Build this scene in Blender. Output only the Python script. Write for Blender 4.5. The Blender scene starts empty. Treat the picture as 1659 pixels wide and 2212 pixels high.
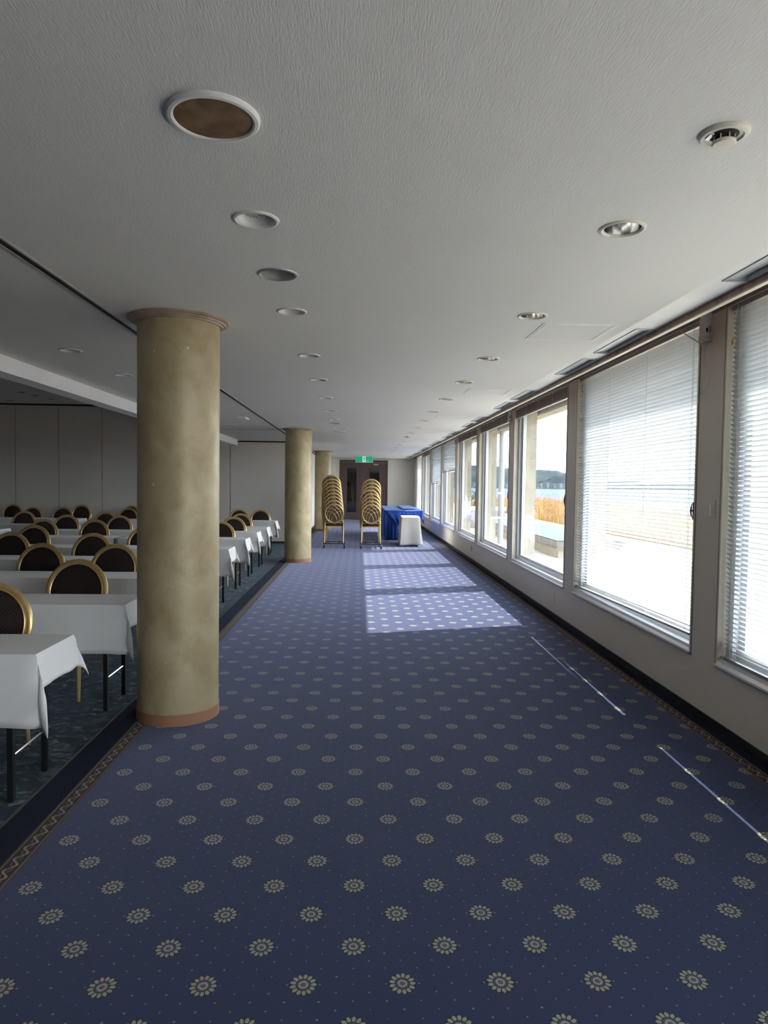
import bpy, bmesh, math, random
from mathutils import Vector, Matrix
random.seed(7)
PI = math.pi
S = bpy.context.scene
COL = S.collection

# ---------------------------------------------------------------- camera
F = 1480.0; W = 1659.0; H = 2212.0; HC = 1.5
def nrm(v): return Vector(v).normalized()
_d = nrm(((776 - W/2)/F, (1045 - H/2)/F, 1.0))
_dn = Vector((-0.0125, 1, 0)); _dn = (_dn - _d*_dn.dot(_d)).normalized()
_r = _dn.cross(_d)
# rows of world->camera (x right, y down, z forward); world axes = (_r, _d, -_dn)
right = Vector((_r[0], _d[0], -_dn[0])); down = Vector((_r[1], _d[1], -_dn[1])); fwd = Vector((_r[2], _d[2], -_dn[2]))
cam = bpy.data.objects.new('camera', bpy.data.cameras.new('camera')); COL.objects.link(cam)
m = Matrix.Identity(4)
for i in range(3):
    m[i][0] = right[i]; m[i][1] = -down[i]; m[i][2] = -fwd[i]
m[0][3], m[1][3], m[2][3] = 0, 0, HC
cam.matrix_world = m
cam.data.sensor_fit = 'HORIZONTAL'; cam.data.sensor_width = 36; cam.data.lens = 36*F/W
cam.data.clip_start = 0.05; cam.data.clip_end = 9000
S.camera = cam

# ---------------------------------------------------------------- world, sun, exposure
SKY = 3.2; SUN = 5.6
w = bpy.data.worlds.new('sky'); S.world = w; w.use_nodes = True
nt = w.node_tree; nt.nodes.clear()
o = nt.nodes.new('ShaderNodeOutputWorld'); bg = nt.nodes.new('ShaderNodeBackground')
tc = nt.nodes.new('ShaderNodeTexCoord'); sp = nt.nodes.new('ShaderNodeSeparateXYZ'); rp = nt.nodes.new('ShaderNodeValToRGB')
nz = nt.nodes.new('ShaderNodeTexNoise'); nz.inputs['Scale'].default_value = 2.2; nz.inputs['Detail'].default_value = 6
mx = nt.nodes.new('ShaderNodeMix'); mx.data_type = 'RGBA'
r2 = nt.nodes.new('ShaderNodeValToRGB')
nt.links.new(tc.outputs['Generated'], sp.inputs[0]); nt.links.new(sp.outputs['Z'], rp.inputs[0])
nt.links.new(tc.outputs['Generated'], nz.inputs['Vector']); nt.links.new(nz.outputs['Fac'], r2.inputs[0])
e = rp.color_ramp.elements
e[0].position = 0.0; e[0].color = (.90, .955, 1.0, 1)
e[1].position = 0.7; e[1].color = (.50, .66, .94, 1)
x = rp.color_ramp.elements.new(.16); x.color = (.80, .90, 1.0, 1)
r2.color_ramp.elements[0].position = .42; r2.color_ramp.elements[1].position = .62
nt.links.new(r2.outputs[0], mx.inputs['Factor']); nt.links.new(rp.outputs[0], mx.inputs['A']); mx.inputs['B'].default_value = (.95, .97, 1, 1)
nt.links.new(mx.outputs['Result'], bg.inputs[0]); bg.inputs[1].default_value = SKY
nt.links.new(bg.outputs[0], o.inputs[0])
sl = bpy.data.lights.new('sun', 'SUN'); sl.energy = SUN; sl.angle = math.radians(.55); sl.color = (1, .95, .88)
so = bpy.data.objects.new('sun', sl); COL.objects.link(so)
so.rotation_euler = Vector((1, .264, .945)).to_track_quat('Z', 'Y').to_euler(); so.location = (30, 8, 28)
vs = S.view_settings
S.display_settings.display_device = 'sRGB'
vs.view_transform = 'Standard'; vs.look = 'None'; vs.gamma = 1; vs.exposure = 1.5; vs.use_curve_mapping = False

# ---------------------------------------------------------------- node helpers
class X_:
    """small expression builder over Math nodes"""
    def __init__(s, nt, sock): s.nt = nt; s.s = sock
    def _m(s, op, *a):
        n = s.nt.nodes.new('ShaderNodeMath'); n.operation = op
        for i, v in enumerate((s,) + a):
            if isinstance(v, X_): s.nt.links.new(v.s, n.inputs[i])
            else: n.inputs[i].default_value = v
        return X_(s.nt, n.outputs[0])
    def __add__(s, b): return s._m('ADD', b)
    def __sub__(s, b): return s._m('SUBTRACT', b)
    def __mul__(s, b): return s._m('MULTIPLY', b)
    def __truediv__(s, b): return s._m('DIVIDE', b)
    def frac(s): return s._m('FRACT')
    def abs(s): return s._m('ABSOLUTE')
    def sqrt(s): return s._m('SQRT')
    def sin(s): return s._m('SINE')
    def cos(s): return s._m('COSINE')
    def lt(s, b): return s._m('LESS_THAN', b)
    def gt(s, b): return s._m('GREATER_THAN', b)
    def mn(s, b): return s._m('MINIMUM', b)
    def mxx(s, b): return s._m('MAXIMUM', b)
    def atan2(s, b): return s._m('ARCTAN2', b)
    def mix(s, a, b):      # s selects b over a
        return a + (b - a)*s
class MT:
    def __init__(s, name, rough=.6, metal=0, spec=.5):
        s.m = bpy.data.materials.new(name); s.m.use_nodes = True; s.nt = s.m.node_tree
        s.b = s.nt.nodes['Principled BSDF']
        s.b.inputs['Roughness'].default_value = rough; s.b.inputs['Metallic'].default_value = metal
        s.b.inputs['Specular IOR Level'].default_value = spec
        s.tc = None
    def co(s):
        if not s.tc: s.tc = s.nt.nodes.new('ShaderNodeTexCoord')
        return s.tc.outputs['Object']
    def xyz(s):
        n = s.nt.nodes.new('ShaderNodeSeparateXYZ'); s.nt.links.new(s.co(), n.inputs[0])
        return [X_(s.nt, n.outputs[i]) for i in range(3)]
    def noise(s, scale, detail=3, stretch=None, distort=0, rough=.5):
        n = s.nt.nodes.new('ShaderNodeTexNoise'); n.inputs['Scale'].default_value = scale
        n.inputs['Detail'].default_value = detail; n.inputs['Distortion'].default_value = distort; n.inputs['Roughness'].default_value = rough
        if stretch:
            mp = s.nt.nodes.new('ShaderNodeMapping'); mp.inputs['Scale'].default_value = stretch
            s.nt.links.new(s.co(), mp.inputs[0]); s.nt.links.new(mp.outputs[0], n.inputs['Vector'])
        else: s.nt.links.new(s.co(), n.inputs['Vector'])
        return X_(s.nt, n.outputs['Fac'])
    def ramp(s, fac, stops, const=False):
        n = s.nt.nodes.new('ShaderNodeValToRGB'); s.nt.links.new(fac.s, n.inputs[0])
        if const: n.color_ramp.interpolation = 'CONSTANT'
        el = n.color_ramp.elements
        while len(el) > 1: el.remove(el[-1])
        for i, (p, c) in enumerate(stops):
            k = el[0] if i == 0 else el.new(p)
            k.position = p; k.color = (*c, 1)
        return n.outputs[0]
    def mixc(s, fac, a, b):
        n = s.nt.nodes.new('ShaderNodeMix'); n.data_type = 'RGBA'
        if isinstance(fac, X_): s.nt.links.new(fac.s, n.inputs['Factor'])
        else: n.inputs['Factor'].default_value = fac
        for k, v in (('A', a), ('B', b)):
            if isinstance(v, tuple): n.inputs[k].default_value = (*v, 1)
            else: s.nt.links.new(v, n.inputs[k])
        return n.outputs['Result']
    def col(s, c):
        if isinstance(c, tuple): s.b.inputs['Base Color'].default_value = (*c, 1)
        else: s.nt.links.new(c, s.b.inputs['Base Color'])
        return s
    def bump(s, h, strength=.3, dist=.002):
        n = s.nt.nodes.new('ShaderNodeBump'); n.inputs['Strength'].default_value = strength; n.inputs['Distance'].default_value = dist
        s.nt.links.new(h.s, n.inputs['Height']); s.nt.links.new(n.outputs[0], s.b.inputs['Normal'])
        return s
    def sheen(s, wgt, tint=(1, 1, 1), rough=.5):
        s.b.inputs['Sheen Weight'].default_value = wgt; s.b.inputs['Sheen Tint'].default_value = (*tint, 1); s.b.inputs['Sheen Roughness'].default_value = rough
        return s
def plain(name, c, rough=.6, metal=0, var=.12, scale=8, spec=.5, bump=0):
    t = MT(name, rough, metal, spec); n = t.noise(scale, 4)
    lo = tuple(v*(1-var) for v in c); hi = tuple(min(1, v*(1+var)) for v in c)
    t.col(t.ramp(n, [(.3, lo), (.7, hi)]))
    if bump: t.bump(t.noise(scale*30, 3), bump, .001)
    return t.m

# ---------------------------------------------------------------- materials
M = {}
def lattice(x, y, px, py, x0, y0):
    """nearest point of a centred lattice: returns dx, dy, r2"""
    def near(ox, oy):
        dx = (((x - ox)/px + 0.5).frac() - 0.5)*px
        dy = (((y - oy)/py + 0.5).frac() - 0.5)*py
        return dx, dy, dx*dx + dy*dy
    a = near(x0, y0); b = near(x0 + px/2, y0 + py/2)
    s = b[2].lt(a[2])
    return s.mix(a[0], b[0]), s.mix(a[1], b[1]), a[2].mn(b[2])
def carpet():
    t = MT('blue_medallion_carpet', .95, 0, .15); x, y, z = t.xyz()
    x = x + 40.0; y = y + 40.0
    dx, dy, r2_ = lattice(x, y, .297, .337, 40.0, 42.166)
    dy = dy*.93
    r = (dx*dx + dy*dy).sqrt(); th = dy.atan2(dx)
    lob = (th*13.0).cos()
    big = t.noise(1.1, 4); fine = t.noise(330, 3)
    base = t.mixc(fine, t.ramp(big, [(.3, (.0085, .017, .050)), (.7, (.013, .022, .060))]), (.022, .031, .074))
    base = t.mixc((fine.gt(.62))*.35, base, (.010, .014, .035))
    # flecks
    fx, fy, f2 = lattice(x, y, .099, .0674, 40.0, 42.199)
    fl = t.noise(60, 2)
    c = t.mixc((f2.sqrt() + (fl - .5)*.010).lt(.0028), base, (.15, .165, .20))
    c = t.mixc(r.lt(.0415 + 0.0) , c, (.012, .014, .022))
    pet = (r + lob*(-.0035) + (fl - .5)*.006).lt(.0368)*r.gt(.0235)*lob.gt(-.72)
    c = t.mixc(pet, c, t.mixc(fine, (.21, .20, .13), (.38, .365, .26)))
    c = t.mixc(r.lt(.0205), c, (.060, .070, .070))
    c = t.mixc((r + (fl - .5)*.006).lt(.0145), c, (.31, .285, .265))
    c = t.mixc((r + (fl - .5)*.005).lt(.0085), c, (.12, .075, .068))
    t.col(c); t.bump(fine, .5, .003); t.sheen(.42, (.64, .67, 1.0), .42)
    return t.m
M['carpet'] = carpet()
def navy():
    t = MT('navy_border_carpet', .95, 0, .1); f = t.noise(400, 2)
    t.col(t.mixc(f, (.004, .006, .017), (.009, .012, .028))); t.bump(f, .4, .003); t.sheen(.05, (.6, .7, 1), .5); return t.m
M['navy'] = navy()
def braid():
    t = MT('brown_braid_carpet', .95, 0, .1); x, y, z = t.xyz()
    f = t.noise(300, 2); p = 2*PI/.085
    wv = (y*p + x*0.0).sin()*.015
    wv2 = (y*p + 2.2).sin()*.011
    c = t.mixc(f, (.020, .012, .012), (.040, .026, .024))
    c = t.mixc(((x - wv2).abs()).lt(.0035), c, (.12, .085, .075))
    c = t.mixc(((x - wv).abs() + (f - .5)*.004).lt(.0058), c, (.25, .20, .185))
    c = t.mixc(x.abs().gt(.0275), c, (.035, .022, .02))
    c = t.mixc((x.abs() - .033).abs().lt(.0035), c, (.17, .115, .09))
    c = t.mixc(x.abs().gt(.039), c, (.075, .045, .035))
    t.col(c); t.bump(f, .4, .003); t.sheen(.12, (.9, .85, .8), .5); return t.m
M['braid'] = braid()
def teal():
    t = MT('teal_leaf_carpet', .95, 0, .1)
    f = t.noise(300, 2); a = t.noise(6, 2)
    nd = t.nt.nodes.new('ShaderNodeTexNoise'); nd.inputs['Scale'].default_value = 7; t.nt.links.new(t.co(), nd.inputs['Vector'])
    va = t.nt.nodes.new('ShaderNodeVectorMath'); va.operation = 'MULTIPLY_ADD'; va.inputs[1].default_value = (.20, .20, 0)
    t.nt.links.new(nd.outputs['Color'], va.inputs[0]); t.nt.links.new(t.co(), va.inputs[2])
    mp = t.nt.nodes.new('ShaderNodeMapping'); mp.inputs['Scale'].default_value = (1, 1.5, 1); t.nt.links.new(va.outputs[0], mp.inputs[0])
    vl = t.nt.nodes.new('ShaderNodeTexVoronoi'); vl.inputs['Scale'].default_value = 19; t.nt.links.new(mp.outputs[0], vl.inputs['Vector'])
    sc = t.nt.nodes.new('ShaderNodeSeparateColor'); t.nt.links.new(vl.outputs['Color'], sc.inputs[0])
    v = t.nt.nodes.new('ShaderNodeTexVoronoi'); v.inputs['Scale'].default_value = 3.2; t.nt.links.new(t.co(), v.inputs['Vector'])
    vd = X_(t.nt, v.outputs['Distance'])
    c = t.ramp(X_(t.nt, sc.outputs[0]), [(.0, (.008, .016, .038)), (.26, (.020, .038, .062)), (.46, (.050, .082, .100)), (.64, (.095, .135, .148)), (.80, (.155, .20, .205)), (.90, (.014, .026, .050))], True)
    c = t.mixc(X_(t.nt, vl.outputs['Distance']).gt(.42)*.6, c, (.008, .015, .032))
    c = t.mixc((vd + (a - .5)*.1).lt(.085)*.7, c, (.17, .20, .20))
    c = t.mixc(f*.25, c, (.02, .03, .04))
    t.col(c); t.bump(f, .4, .003); t.sheen(.10, (.75, .88, 1), .5); return t.m
M['teal'] = teal()
def ceilm():
    t = MT('embossed_ceiling_paper', .75, 0, .3)
    n = t.noise(250, 2.5, (1.0, .14, 1), .4); big = t.noise(.5, 3)
    t.col(t.ramp(big, [(.3, (.76, .745, .72)), (.7, (.80, .785, .76))])); t.bump(n, .45, .0026); return t.m
M['ceiling'] = ceilm()
def paper(name, c, sc=160, st=.3):
    t = MT(name, .8, 0, .25); n = t.noise(sc, 3); big = t.noise(.8, 3)
    t.col(t.ramp(big, [(.3, tuple(v*.95 for v in c)), (.7, c)])); t.bump(n, st, .002); return t.m
M['wall'] = paper('beige_wall_paper', (.80, .735, .66))
M['panel'] = paper('partition_panel_cloth', (.70, .655, .61), 300, .35)
M['far_wall'] = paper('cream_wall_paper', (.87, .84, .77))
M['white'] = plain('white_paint', (.78, .77, .75), .45, 0, .04, 5)
M['white_face'] = plain('white_fascia', (.86, .86, .86), .5, 0, .03, 3)
M['cream'] = plain('cream_window_lining', (.74, .69, .57), .4, 0, .05, 9)
M['alu'] = plain('white_aluminium', (.80, .81, .82), .3, 0, .03, 8)
M['alu_grey'] = plain('grey_aluminium', (.50, .52, .54), .35, .3, .05, 8)
M['track'] = plain('track_aluminium', (.50, .49, .47), .4, .5, .1, 8)
M['edge'] = plain('dull_metal_edging', (.12, .12, .115), .5, .3, .1, 8)
M['dark'] = plain('dark_recess', (.018, .016, .015), .8, 0, .2, 8)
M['brown_rail'] = plain('stained_wood_rail', (.50, .33, .245), .6, 0, .3, 14)
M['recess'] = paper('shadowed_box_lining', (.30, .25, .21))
M['skirt'] = plain('black_skirting', (.012, .013, .018), .5, 0, .2, 20)
def gold_col():
    t = MT('gold_plaster_column', .42, .0, .5)
    a = t.noise(5, 6, (1, 1, .8), .6, .6); b = t.noise(60, 5, None, 1.0); cc = t.noise(1.5, 3)
    c = t.ramp(a, [(.25, (.33, .235, .11)), (.5, (.465, .365, .20)), (.75, (.59, .50, .325))])
    c = t.mixc(cc*.35, c, (.42, .39, .27))
    c = t.mixc(t.noise(24, 3).gt(.735), c, (.75, .70, .6))
    t.b.inputs['Metallic'].default_value = .12
    t.col(c); t.bump(a + b*.5, .25, .004); return t.m
M['column'] = gold_col()
M['terracotta'] = plain('terracotta_skirting_ring', (.36, .185, .105), .6, 0, .12, 6)
M['capital'] = plain('brown_moulded_ring', (.38, .29, .21), .45, 0, .2, 10)
M['gold'] = plain('gold_metal', (.74, .53, .25), .32, .65, .12, 20)
M['gold_paint'] = plain('gold_lattice', (.56, .41, .20), .45, .4, .1, 20)
def fabric(name, a, b, sc, dots=None):
    t = MT(name, .9, 0, .15); f = t.noise(sc, 2)
    c = t.mixc(f, a, b)
    if dots:
        x, y, z = t.xyz()
        dx, dy, q = lattice(x + 10.0, z + 10.0, .022, .022, 0., 0.)
        ln = ((x + z)*(1/.022) + 50.0).frac() - .5
        l2 = ((x - z)*(1/.022) + 50.0).frac() - .5
        c = t.mixc((ln.abs().lt(.07) + l2.abs().lt(.07))._m('MINIMUM', 1.0)*.5, c, dots)
    t.col(c); t.bump(f, .3, .002); return t.m
M['pad'] = fabric('dark_chair_fabric', (.016, .012, .012), (.034, .025, .024), 260, (.10, .072, .055))
M['seat'] = fabric('brown_seat_fabric', (.035, .022, .016), (.07, .045, .03), 260)
M['back'] = fabric('brown_back_panel', (.10, .062, .036), (.15, .096, .058), 200)
def cloth(name, c, creases=True, hue=None):
    t = MT(name, .85, 0, .2); f = t.noise(500, 2); big = t.noise(3, 4)
    t.col(t.ramp(big, [(.3, tuple(v*.94 for v in c)), (.7, c)]))
    h = f*.15 + big*2.0
    if creases:
        x, y, z = t.xyz()
        g = ((x/.47 + 100.37).frac() - .5).abs()
        h = h + (g*-1.0 + .012).mxx(0.0)*70.0
    t.bump(h, .28, .004); t.sheen(.1); return t.m
M['cloth'] = cloth('white_table_linen', (.80, .79, .79))
M['cloth2'] = cloth('white_cart_linen', (.62, .59, .55), False)
def bluecloth():
    t = MT('royal_blue_cloth', .75, 0, .2); big = t.noise(2.2, 4, (1, 3, 1))
    t.col(t.ramp(big, [(.3, (.012, .042, .24)), (.7, (.020, .068, .33))])); t.bump(t.noise(6, 3, (3, 3, .4)), .3, .02); t.sheen(.25, (.5, .7, 1)); return t.m
M['blue'] = bluecloth()
M['black'] = plain('black_metal', (.010, .012, .014), .45, .2, .2, 10)
M['rubber'] = plain('black_rubber', (.010, .010, .011), .6, 0, .2, 10)
M['chrome'] = plain('chrome', (.75, .75, .76), .15, 1, .05, 10)
M['steel'] = plain('brushed_steel', (.55, .54, .52), .28, 1, .08, 10)
M['lamp_in'] = plain('reflector_white', (.72, .71, .68), .3, 0, .05, 10)
M['speaker'] = plain('stained_speaker_grille', (.21, .13, .075), .9, 0, .35, 14, .2)
M['plastic'] = plain('ivory_plastic', (.70, .66, .56), .4, 0, .05, 10)
M['label'] = plain('printed_label', (.42, .43, .45), .6, 0, .35, 120)
M['doorw'] = plain('dark_brown_door', (.105, .066, .062), .45, 0, .12, 5)
M['green'] = MT('exit_green', .4).col((.0, .36, .19)).m
_b = M['green'].node_tree.nodes['Principled BSDF']; _b.inputs['Emission Color'].default_value = (.0, .42, .22, 1); _b.inputs['Emission Strength'].default_value = .16
M['signw'] = MT('exit_white', .4).col((.85, .88, .85)).m
_b = M['signw'].node_tree.nodes['Principled BSDF']; _b.inputs['Emission Color'].default_value = (.9, 1, .95, 1); _b.inputs['Emission Strength'].default_value = .12
def glass(name, tint=(1, 1, 1), refl=1.0):
    mt = bpy.data.materials.new(name); mt.use_nodes = True; n = mt.node_tree; n.nodes.clear()
    o = n.nodes.new('ShaderNodeOutputMaterial'); a = n.nodes.new('ShaderNodeBsdfTransparent'); g = n.nodes.new('ShaderNodeBsdfGlossy')
    mxs = n.nodes.new('ShaderNodeMixShader'); fr = n.nodes.new('ShaderNodeFresnel'); fr.inputs[0].default_value = 1.45
    a.inputs[0].default_value = (*tint, 1); g.inputs['Roughness'].default_value = .01
    gm = n.nodes.new('ShaderNodeNewGeometry'); k1 = X_(n, fr.outputs[0])*(X_(n, gm.outputs['Backfacing'])*-1.0 + 1.0)
    n.links.new(k1.s, mxs.inputs[0]); n.links.new(a.outputs[0], mxs.inputs[1]); n.links.new(g.outputs[0], mxs.inputs[2]); n.links.new(mxs.outputs[0], o.inputs[0])
    return mt
M['glass'] = glass('window_glass', (.97, .985, .98))
M['darkglass'] = MT('dark_door_glass', .03, 0, .9).col((.012, .011, .012)).m
def slatm():
    t = MT('white_blind_slat', .45, 0, .4); t.col((.66, .68, .69))
    n = t.nt; tr = n.nodes.new('ShaderNodeBsdfTranslucent'); tr.inputs[0].default_value = (.8, .83, .84, 1)
    mxs = n.nodes.new('ShaderNodeMixShader'); mxs.inputs[0].default_value = .10
    out = [q for q in n.nodes if q.type == 'OUTPUT_MATERIAL'][0]
    n.links.new(t.b.outputs[0], mxs.inputs[1]); n.links.new(tr.outputs[0], mxs.inputs[2]); n.links.new(mxs.outputs[0], out.inputs[0])
    return t.m
M['slat'] = slatm()
M['cord'] = plain('white_cord', (.70, .70, .68), .7, 0, .05, 10)
M['headrail'] = plain('grey_rail_backlit_slats', (.34, .34, .34), .4, .2, .05, 10)
M['pipe'] = plain('painted_drain_pipe', (.30, .32, .35), .5, 0, .05, 4)
def pillar():
    t = MT('weathered_cladding', .85, 0, .2); a = t.noise(3, 5, None, .8); b = t.noise(40, 4); x, y, z = t.xyz()
    c = t.ramp(a, [(.3, (.27, .25, .20)), (.7, (.35, .325, .26))])
    fl = (t.noise(2.2, 5, (1, 1, .7), .5) + (z - 1.0).abs()*.25).lt(.46)
    c = t.mixc(fl, c, (.50, .485, .44)); t.col(c); t.bump(b + fl*.6, .4, .006); return t.m
M['pillar'] = pillar()
M['out_white'] = plain('white_veranda_paint', (.40, .43, .48), .7, 0, .08, 2)
M['out_beige'] = plain('beige_render', (.36, .31, .23), .85, 0, .12, 3)
M['out_grey'] = plain('grey_coping', (.20, .185, .17), .8, 0, .15, 4)
M['pool'] = plain('pale_blue_sheet', (.058, .080, .086), .9, 0, .06, 1)
M['reed'] = plain('dry_reed', (.27, .16, .06), .9, 0, .35, 3)
M['leaf'] = plain('cycad_leaf', (.045, .085, .035), .6, 0, .4, 8)
M['trunk'] = plain('cycad_trunk', (.10, .07, .045), .9, 0, .4, 20)
M['hill'] = plain('wooded_hill', (.018,.030,.034), .95, 0, .3, .03, .1)
M['hill2'] = plain('near_wooded_hill', (.014, .023, .028), .95, 0, .35, .04, .1)
M['house_wall'] = plain('pale_house_wall', (.12, .12, .12), .8, 0, .35, .06)
M['house_roof'] = plain('house_roof', (.045, .048, .058), .8, 0, .5, .05)
M['ground'] = plain('sandy_ground', (.20, .15, .08), .95, 0, .3, .4)
def seam():
    t = MT('sea_water', .6, 0, .03); n = t.noise(.35, 5, (1, .35, 1)); b = t.noise(.02, 3, (1, .3, 1))
    t.col(t.ramp(b, [(.3, (.042, .058, .112)), (.7, (.060, .076, .135))])); t.bump(n, .5, .6); return t.m
M['sea'] = seam()

# ---------------------------------------------------------------- mesh helpers
class MB:
    def __init__(s): s.v = []; s.f = []; s.mi = []; s.k = 0
    def add(s, vs, fs):
        b = len(s.v); s.v += [tuple(p) for p in vs]; s.f += [tuple(i + b for i in f) for f in fs]; s.mi += [s.k]*len(fs); return s
    def box(s, x0, x1, y0, y1, z0, z1):
        v = [(x, y, z) for z in (z0, z1) for y in (y0, y1) for x in (x0, x1)]
        return s.add(v, [(0, 2, 3, 1), (4, 5, 7, 6), (0, 1, 5, 4), (2, 6, 7, 3), (0, 4, 6, 2), (1, 3, 7, 5)])
    def frame(s, x0, x1, y0, y1, z0, z1, wx, wy):      # rectangular ring lying in xy
        s.box(x0, x1, y0, y0 + wy, z0, z1); s.box(x0, x1, y1 - wy, y1, z0, z1)
        s.box(x0, x0 + wx, y0 + wy, y1 - wy, z0, z1); return s.box(x1 - wx, x1, y0 + wy, y1 - wy, z0, z1)
    def tube(s, pts, r, n=8, closed=False, cap=True, flat=None):
        pts = [Vector(p) for p in pts]; N = len(pts); rs = r if isinstance(r, (list, tuple)) else [r]*N
        rings = []; up = None
        for i, p in enumerate(pts):
            a = pts[(i - 1) % N] if (closed or i > 0) else p; b = pts[(i + 1) % N] if (closed or i < N - 1) else p
            t = (b - a).normalized()
            if up is None:
                up = Vector((0, 0, 1)) if abs(t.z) < .9 else Vector((1, 0, 0))
            sx = t.cross(up).normalized(); up = sx.cross(t).normalized()
            rings.append([p + sx*math.cos(2*PI*j/n)*rs[i] + up*math.sin(2*PI*j/n)*rs[i]*(flat or 1) for j in range(n)])
        v = [q for rg in rings for q in rg]; f = []
        for i in range(N if closed else N - 1):
            k = (i + 1) % N
            for j in range(n): f.append((i*n + j, i*n + (j + 1) % n, k*n + (j + 1) % n, k*n + j))
        if not closed and cap:
            f.append(tuple(reversed(range(n)))); f.append(tuple((N - 1)*n + j for j in range(n)))
        return s.add(v, f)
    def lathe(s, prof, n=32, c=(0, 0, 0), capb=False, capt=False):
        v = []; f = []; L = len(prof)
        for j in range(n):
            a = 2*PI*j/n
            for r, z in prof: v.append((c[0] + r*math.cos(a), c[1] + r*math.sin(a), c[2] + z))
        for j in range(n):
            k = (j + 1) % n
            for i in range(L - 1): f.append((j*L + i, k*L + i, k*L + i + 1, j*L + i + 1))
        if capb: f.append(tuple(j*L for j in reversed(range(n))))
        if capt: f.append(tuple(j*L + L - 1 for j in range(n)))
        return s.add(v, f)
    def build(s, name, mat, parent=None, sharp=35, loc=None):
        me = bpy.data.meshes.new(name); me.from_pydata(s.v, [], s.f)
        bm = bmesh.new(); bm.from_mesh(me); bmesh.ops.recalc_face_normals(bm, faces=bm.faces); bm.to_mesh(me); bm.free()
        for mm in (mat if isinstance(mat, list) else [mat]): me.materials.append(mm)
        if any(s.mi): me.polygons.foreach_set('material_index', s.mi)
        me.polygons.foreach_set('use_smooth', [True]*len(me.polygons)); me.set_sharp_from_angle(angle=math.radians(sharp)); me.update()
        ob = bpy.data.objects.new(name, me); COL.objects.link(ob)
        if parent: ob.parent = parent
        if loc: ob.location = loc
        return ob
def tag(o, label=None, cat=None, group=None, kind=None):
    if label: o['label'] = label
    if cat: o['category'] = cat
    if group: o['group'] = group
    if kind: o['kind'] = kind
    return o
def thing(name, loc, label, cat, group=None, rz=0, kind=None):
    e = bpy.data.objects.new(name, None); COL.objects.link(e); e.location = loc; e.rotation_euler[2] = rz; e.empty_display_size = .1
    return tag(e, label, cat, group, kind)
KIDS = {}
def copy_tree(o, parent=None):
    c = o.copy(); COL.objects.link(c)
    if parent: c.parent = parent
    for ch in KIDS.setdefault(o.name, list(o.children)): copy_tree(ch, c)
    return c
def place(proto, first, loc, label, group=None, rz=0):
    c = proto if first else copy_tree(proto)
    c.location = loc; c.rotation_euler = (0, 0, rz); c['label'] = label
    if group: c['group'] = group
    return c
def cut(ob, cutter):
    md = ob.modifiers.new('b', 'BOOLEAN'); md.object = cutter; md.operation = 'DIFFERENCE'; md.solver = 'EXACT'
    dg = bpy.context.evaluated_depsgraph_get(); me = bpy.data.meshes.new_from_object(ob.evaluated_get(dg))
    ob.modifiers.clear(); ob.data = me; me.polygons.foreach_set('use_smooth', [False]*len(me.polygons))
    bpy.data.objects.remove(cutter, do_unlink=True)
ORD = ['nearest', 'second', 'third', 'fourth', 'fifth', 'sixth', 'seventh', 'eighth', 'ninth', 'tenth', 'eleventh', 'twelfth', 'thirteenth', 'fourteenth', 'fifteenth', 'sixteenth', 'seventeenth', 'eighteenth', 'nineteenth']

# ---------------------------------------------------------------- room shell
XW = 2.24; XO = 2.38; ZC = 2.515; ZH = 3.33; ZR = 3.75
YB, YF, YP, XL = -8.0, 28.1, 17.0, -13.0
floor = MB().box(XL, XO, YB, YF + .2, -.25, -.012).build('floor', M['out_grey']); tag(floor, 'floor of the long hall', 'floor', None, 'structure')
def strip(name, x0, x1, y0, y1, mat, z1=0):
    c = (x0 + x1)/2
    return MB().box(x0 - c, x1 - c, y0, y1, -.012, z1).build(name, mat, floor, loc=(c, 0, 0))
cp = MB().box(-1.285, 2.085, YB, YF, -.012, 0).build('patterned_carpet', M['carpet'], floor); cp['label'] = 'blue carpet with rows of small gold medallions'
strip('braid_border', -1.37, -1.285, YB, YF, M['braid'])['label'] = 'brown braid border on the table side'
strip('plain_border', -1.52, -1.37, YB, YF, M['navy'])
strip('braid_border', 2.085, 2.165, YB, YF, M['braid'])['label'] = 'brown braid border on the window side'
strip('plain_border', 2.165, XW, YB, YF, M['navy'])
strip('edge_strip', -1.534, -1.52, YB, YP, M['edge'], .002)
strip('leaf_carpet', XL, -1.534, YB, YP, M['teal'])['label'] = 'dark teal carpet with a leafy pattern'

lights_left = [2.709, 4.123, 5.516, 6.783, 8.201, 9.592, 10.933, 12.257, 13.62, 15.0, 16.35, 17.7, 19.05, 20.4, 21.8, 23.2]
lights_right = [2.698, 4.095, 5.494, 6.755, 8.121, 9.534, 10.867, 12.215, 13.56, 14.95, 16.3, 17.65, 19.0, 20.4, 21.8]
lights_low = [5.512, 6.728, 8.1, 9.5, 10.9, 12.24, 13.6, 15.0]
XLL, XLR, XLT = -.412, 1.02, -2.28
ceil = MB().box(-3.0, 1.70, YB, YF, ZC, ZC + .03).build('ceiling', M['ceiling']); tag(ceil, 'off-white ceiling with embossed streaky paper', 'ceiling', None, 'structure')
ck = MB()
for X0, L in ((XLL, lights_left), (XLR, lights_right), (XLT, lights_low)):
    for y in L: ck.lathe([(.071, -.1), (.071, .1)], 28, (X0, y, ZC), True, True)
for y in (3.404, 11.646): ck.lathe([(.083, -.1), (.083, .1)], 28, (-.41, y, ZC), True, True)
cut(ceil, ck.build('cutter', M['dark']))
stripc = MB().box(1.70, 1.90, YB, YF, ZC + .002, ZC + .03).build('ceiling_strip', M['white'], ceil)
vents = []
for k in range(-1, 8):
    for a, b in ((4.38, 5.18), (5.42, 6.20)):
        y0, y1 = a + 2.87*k, b + 2.87*k
        if y1 < 27.6: vents.append((y0, y1))
ck = MB()
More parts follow.
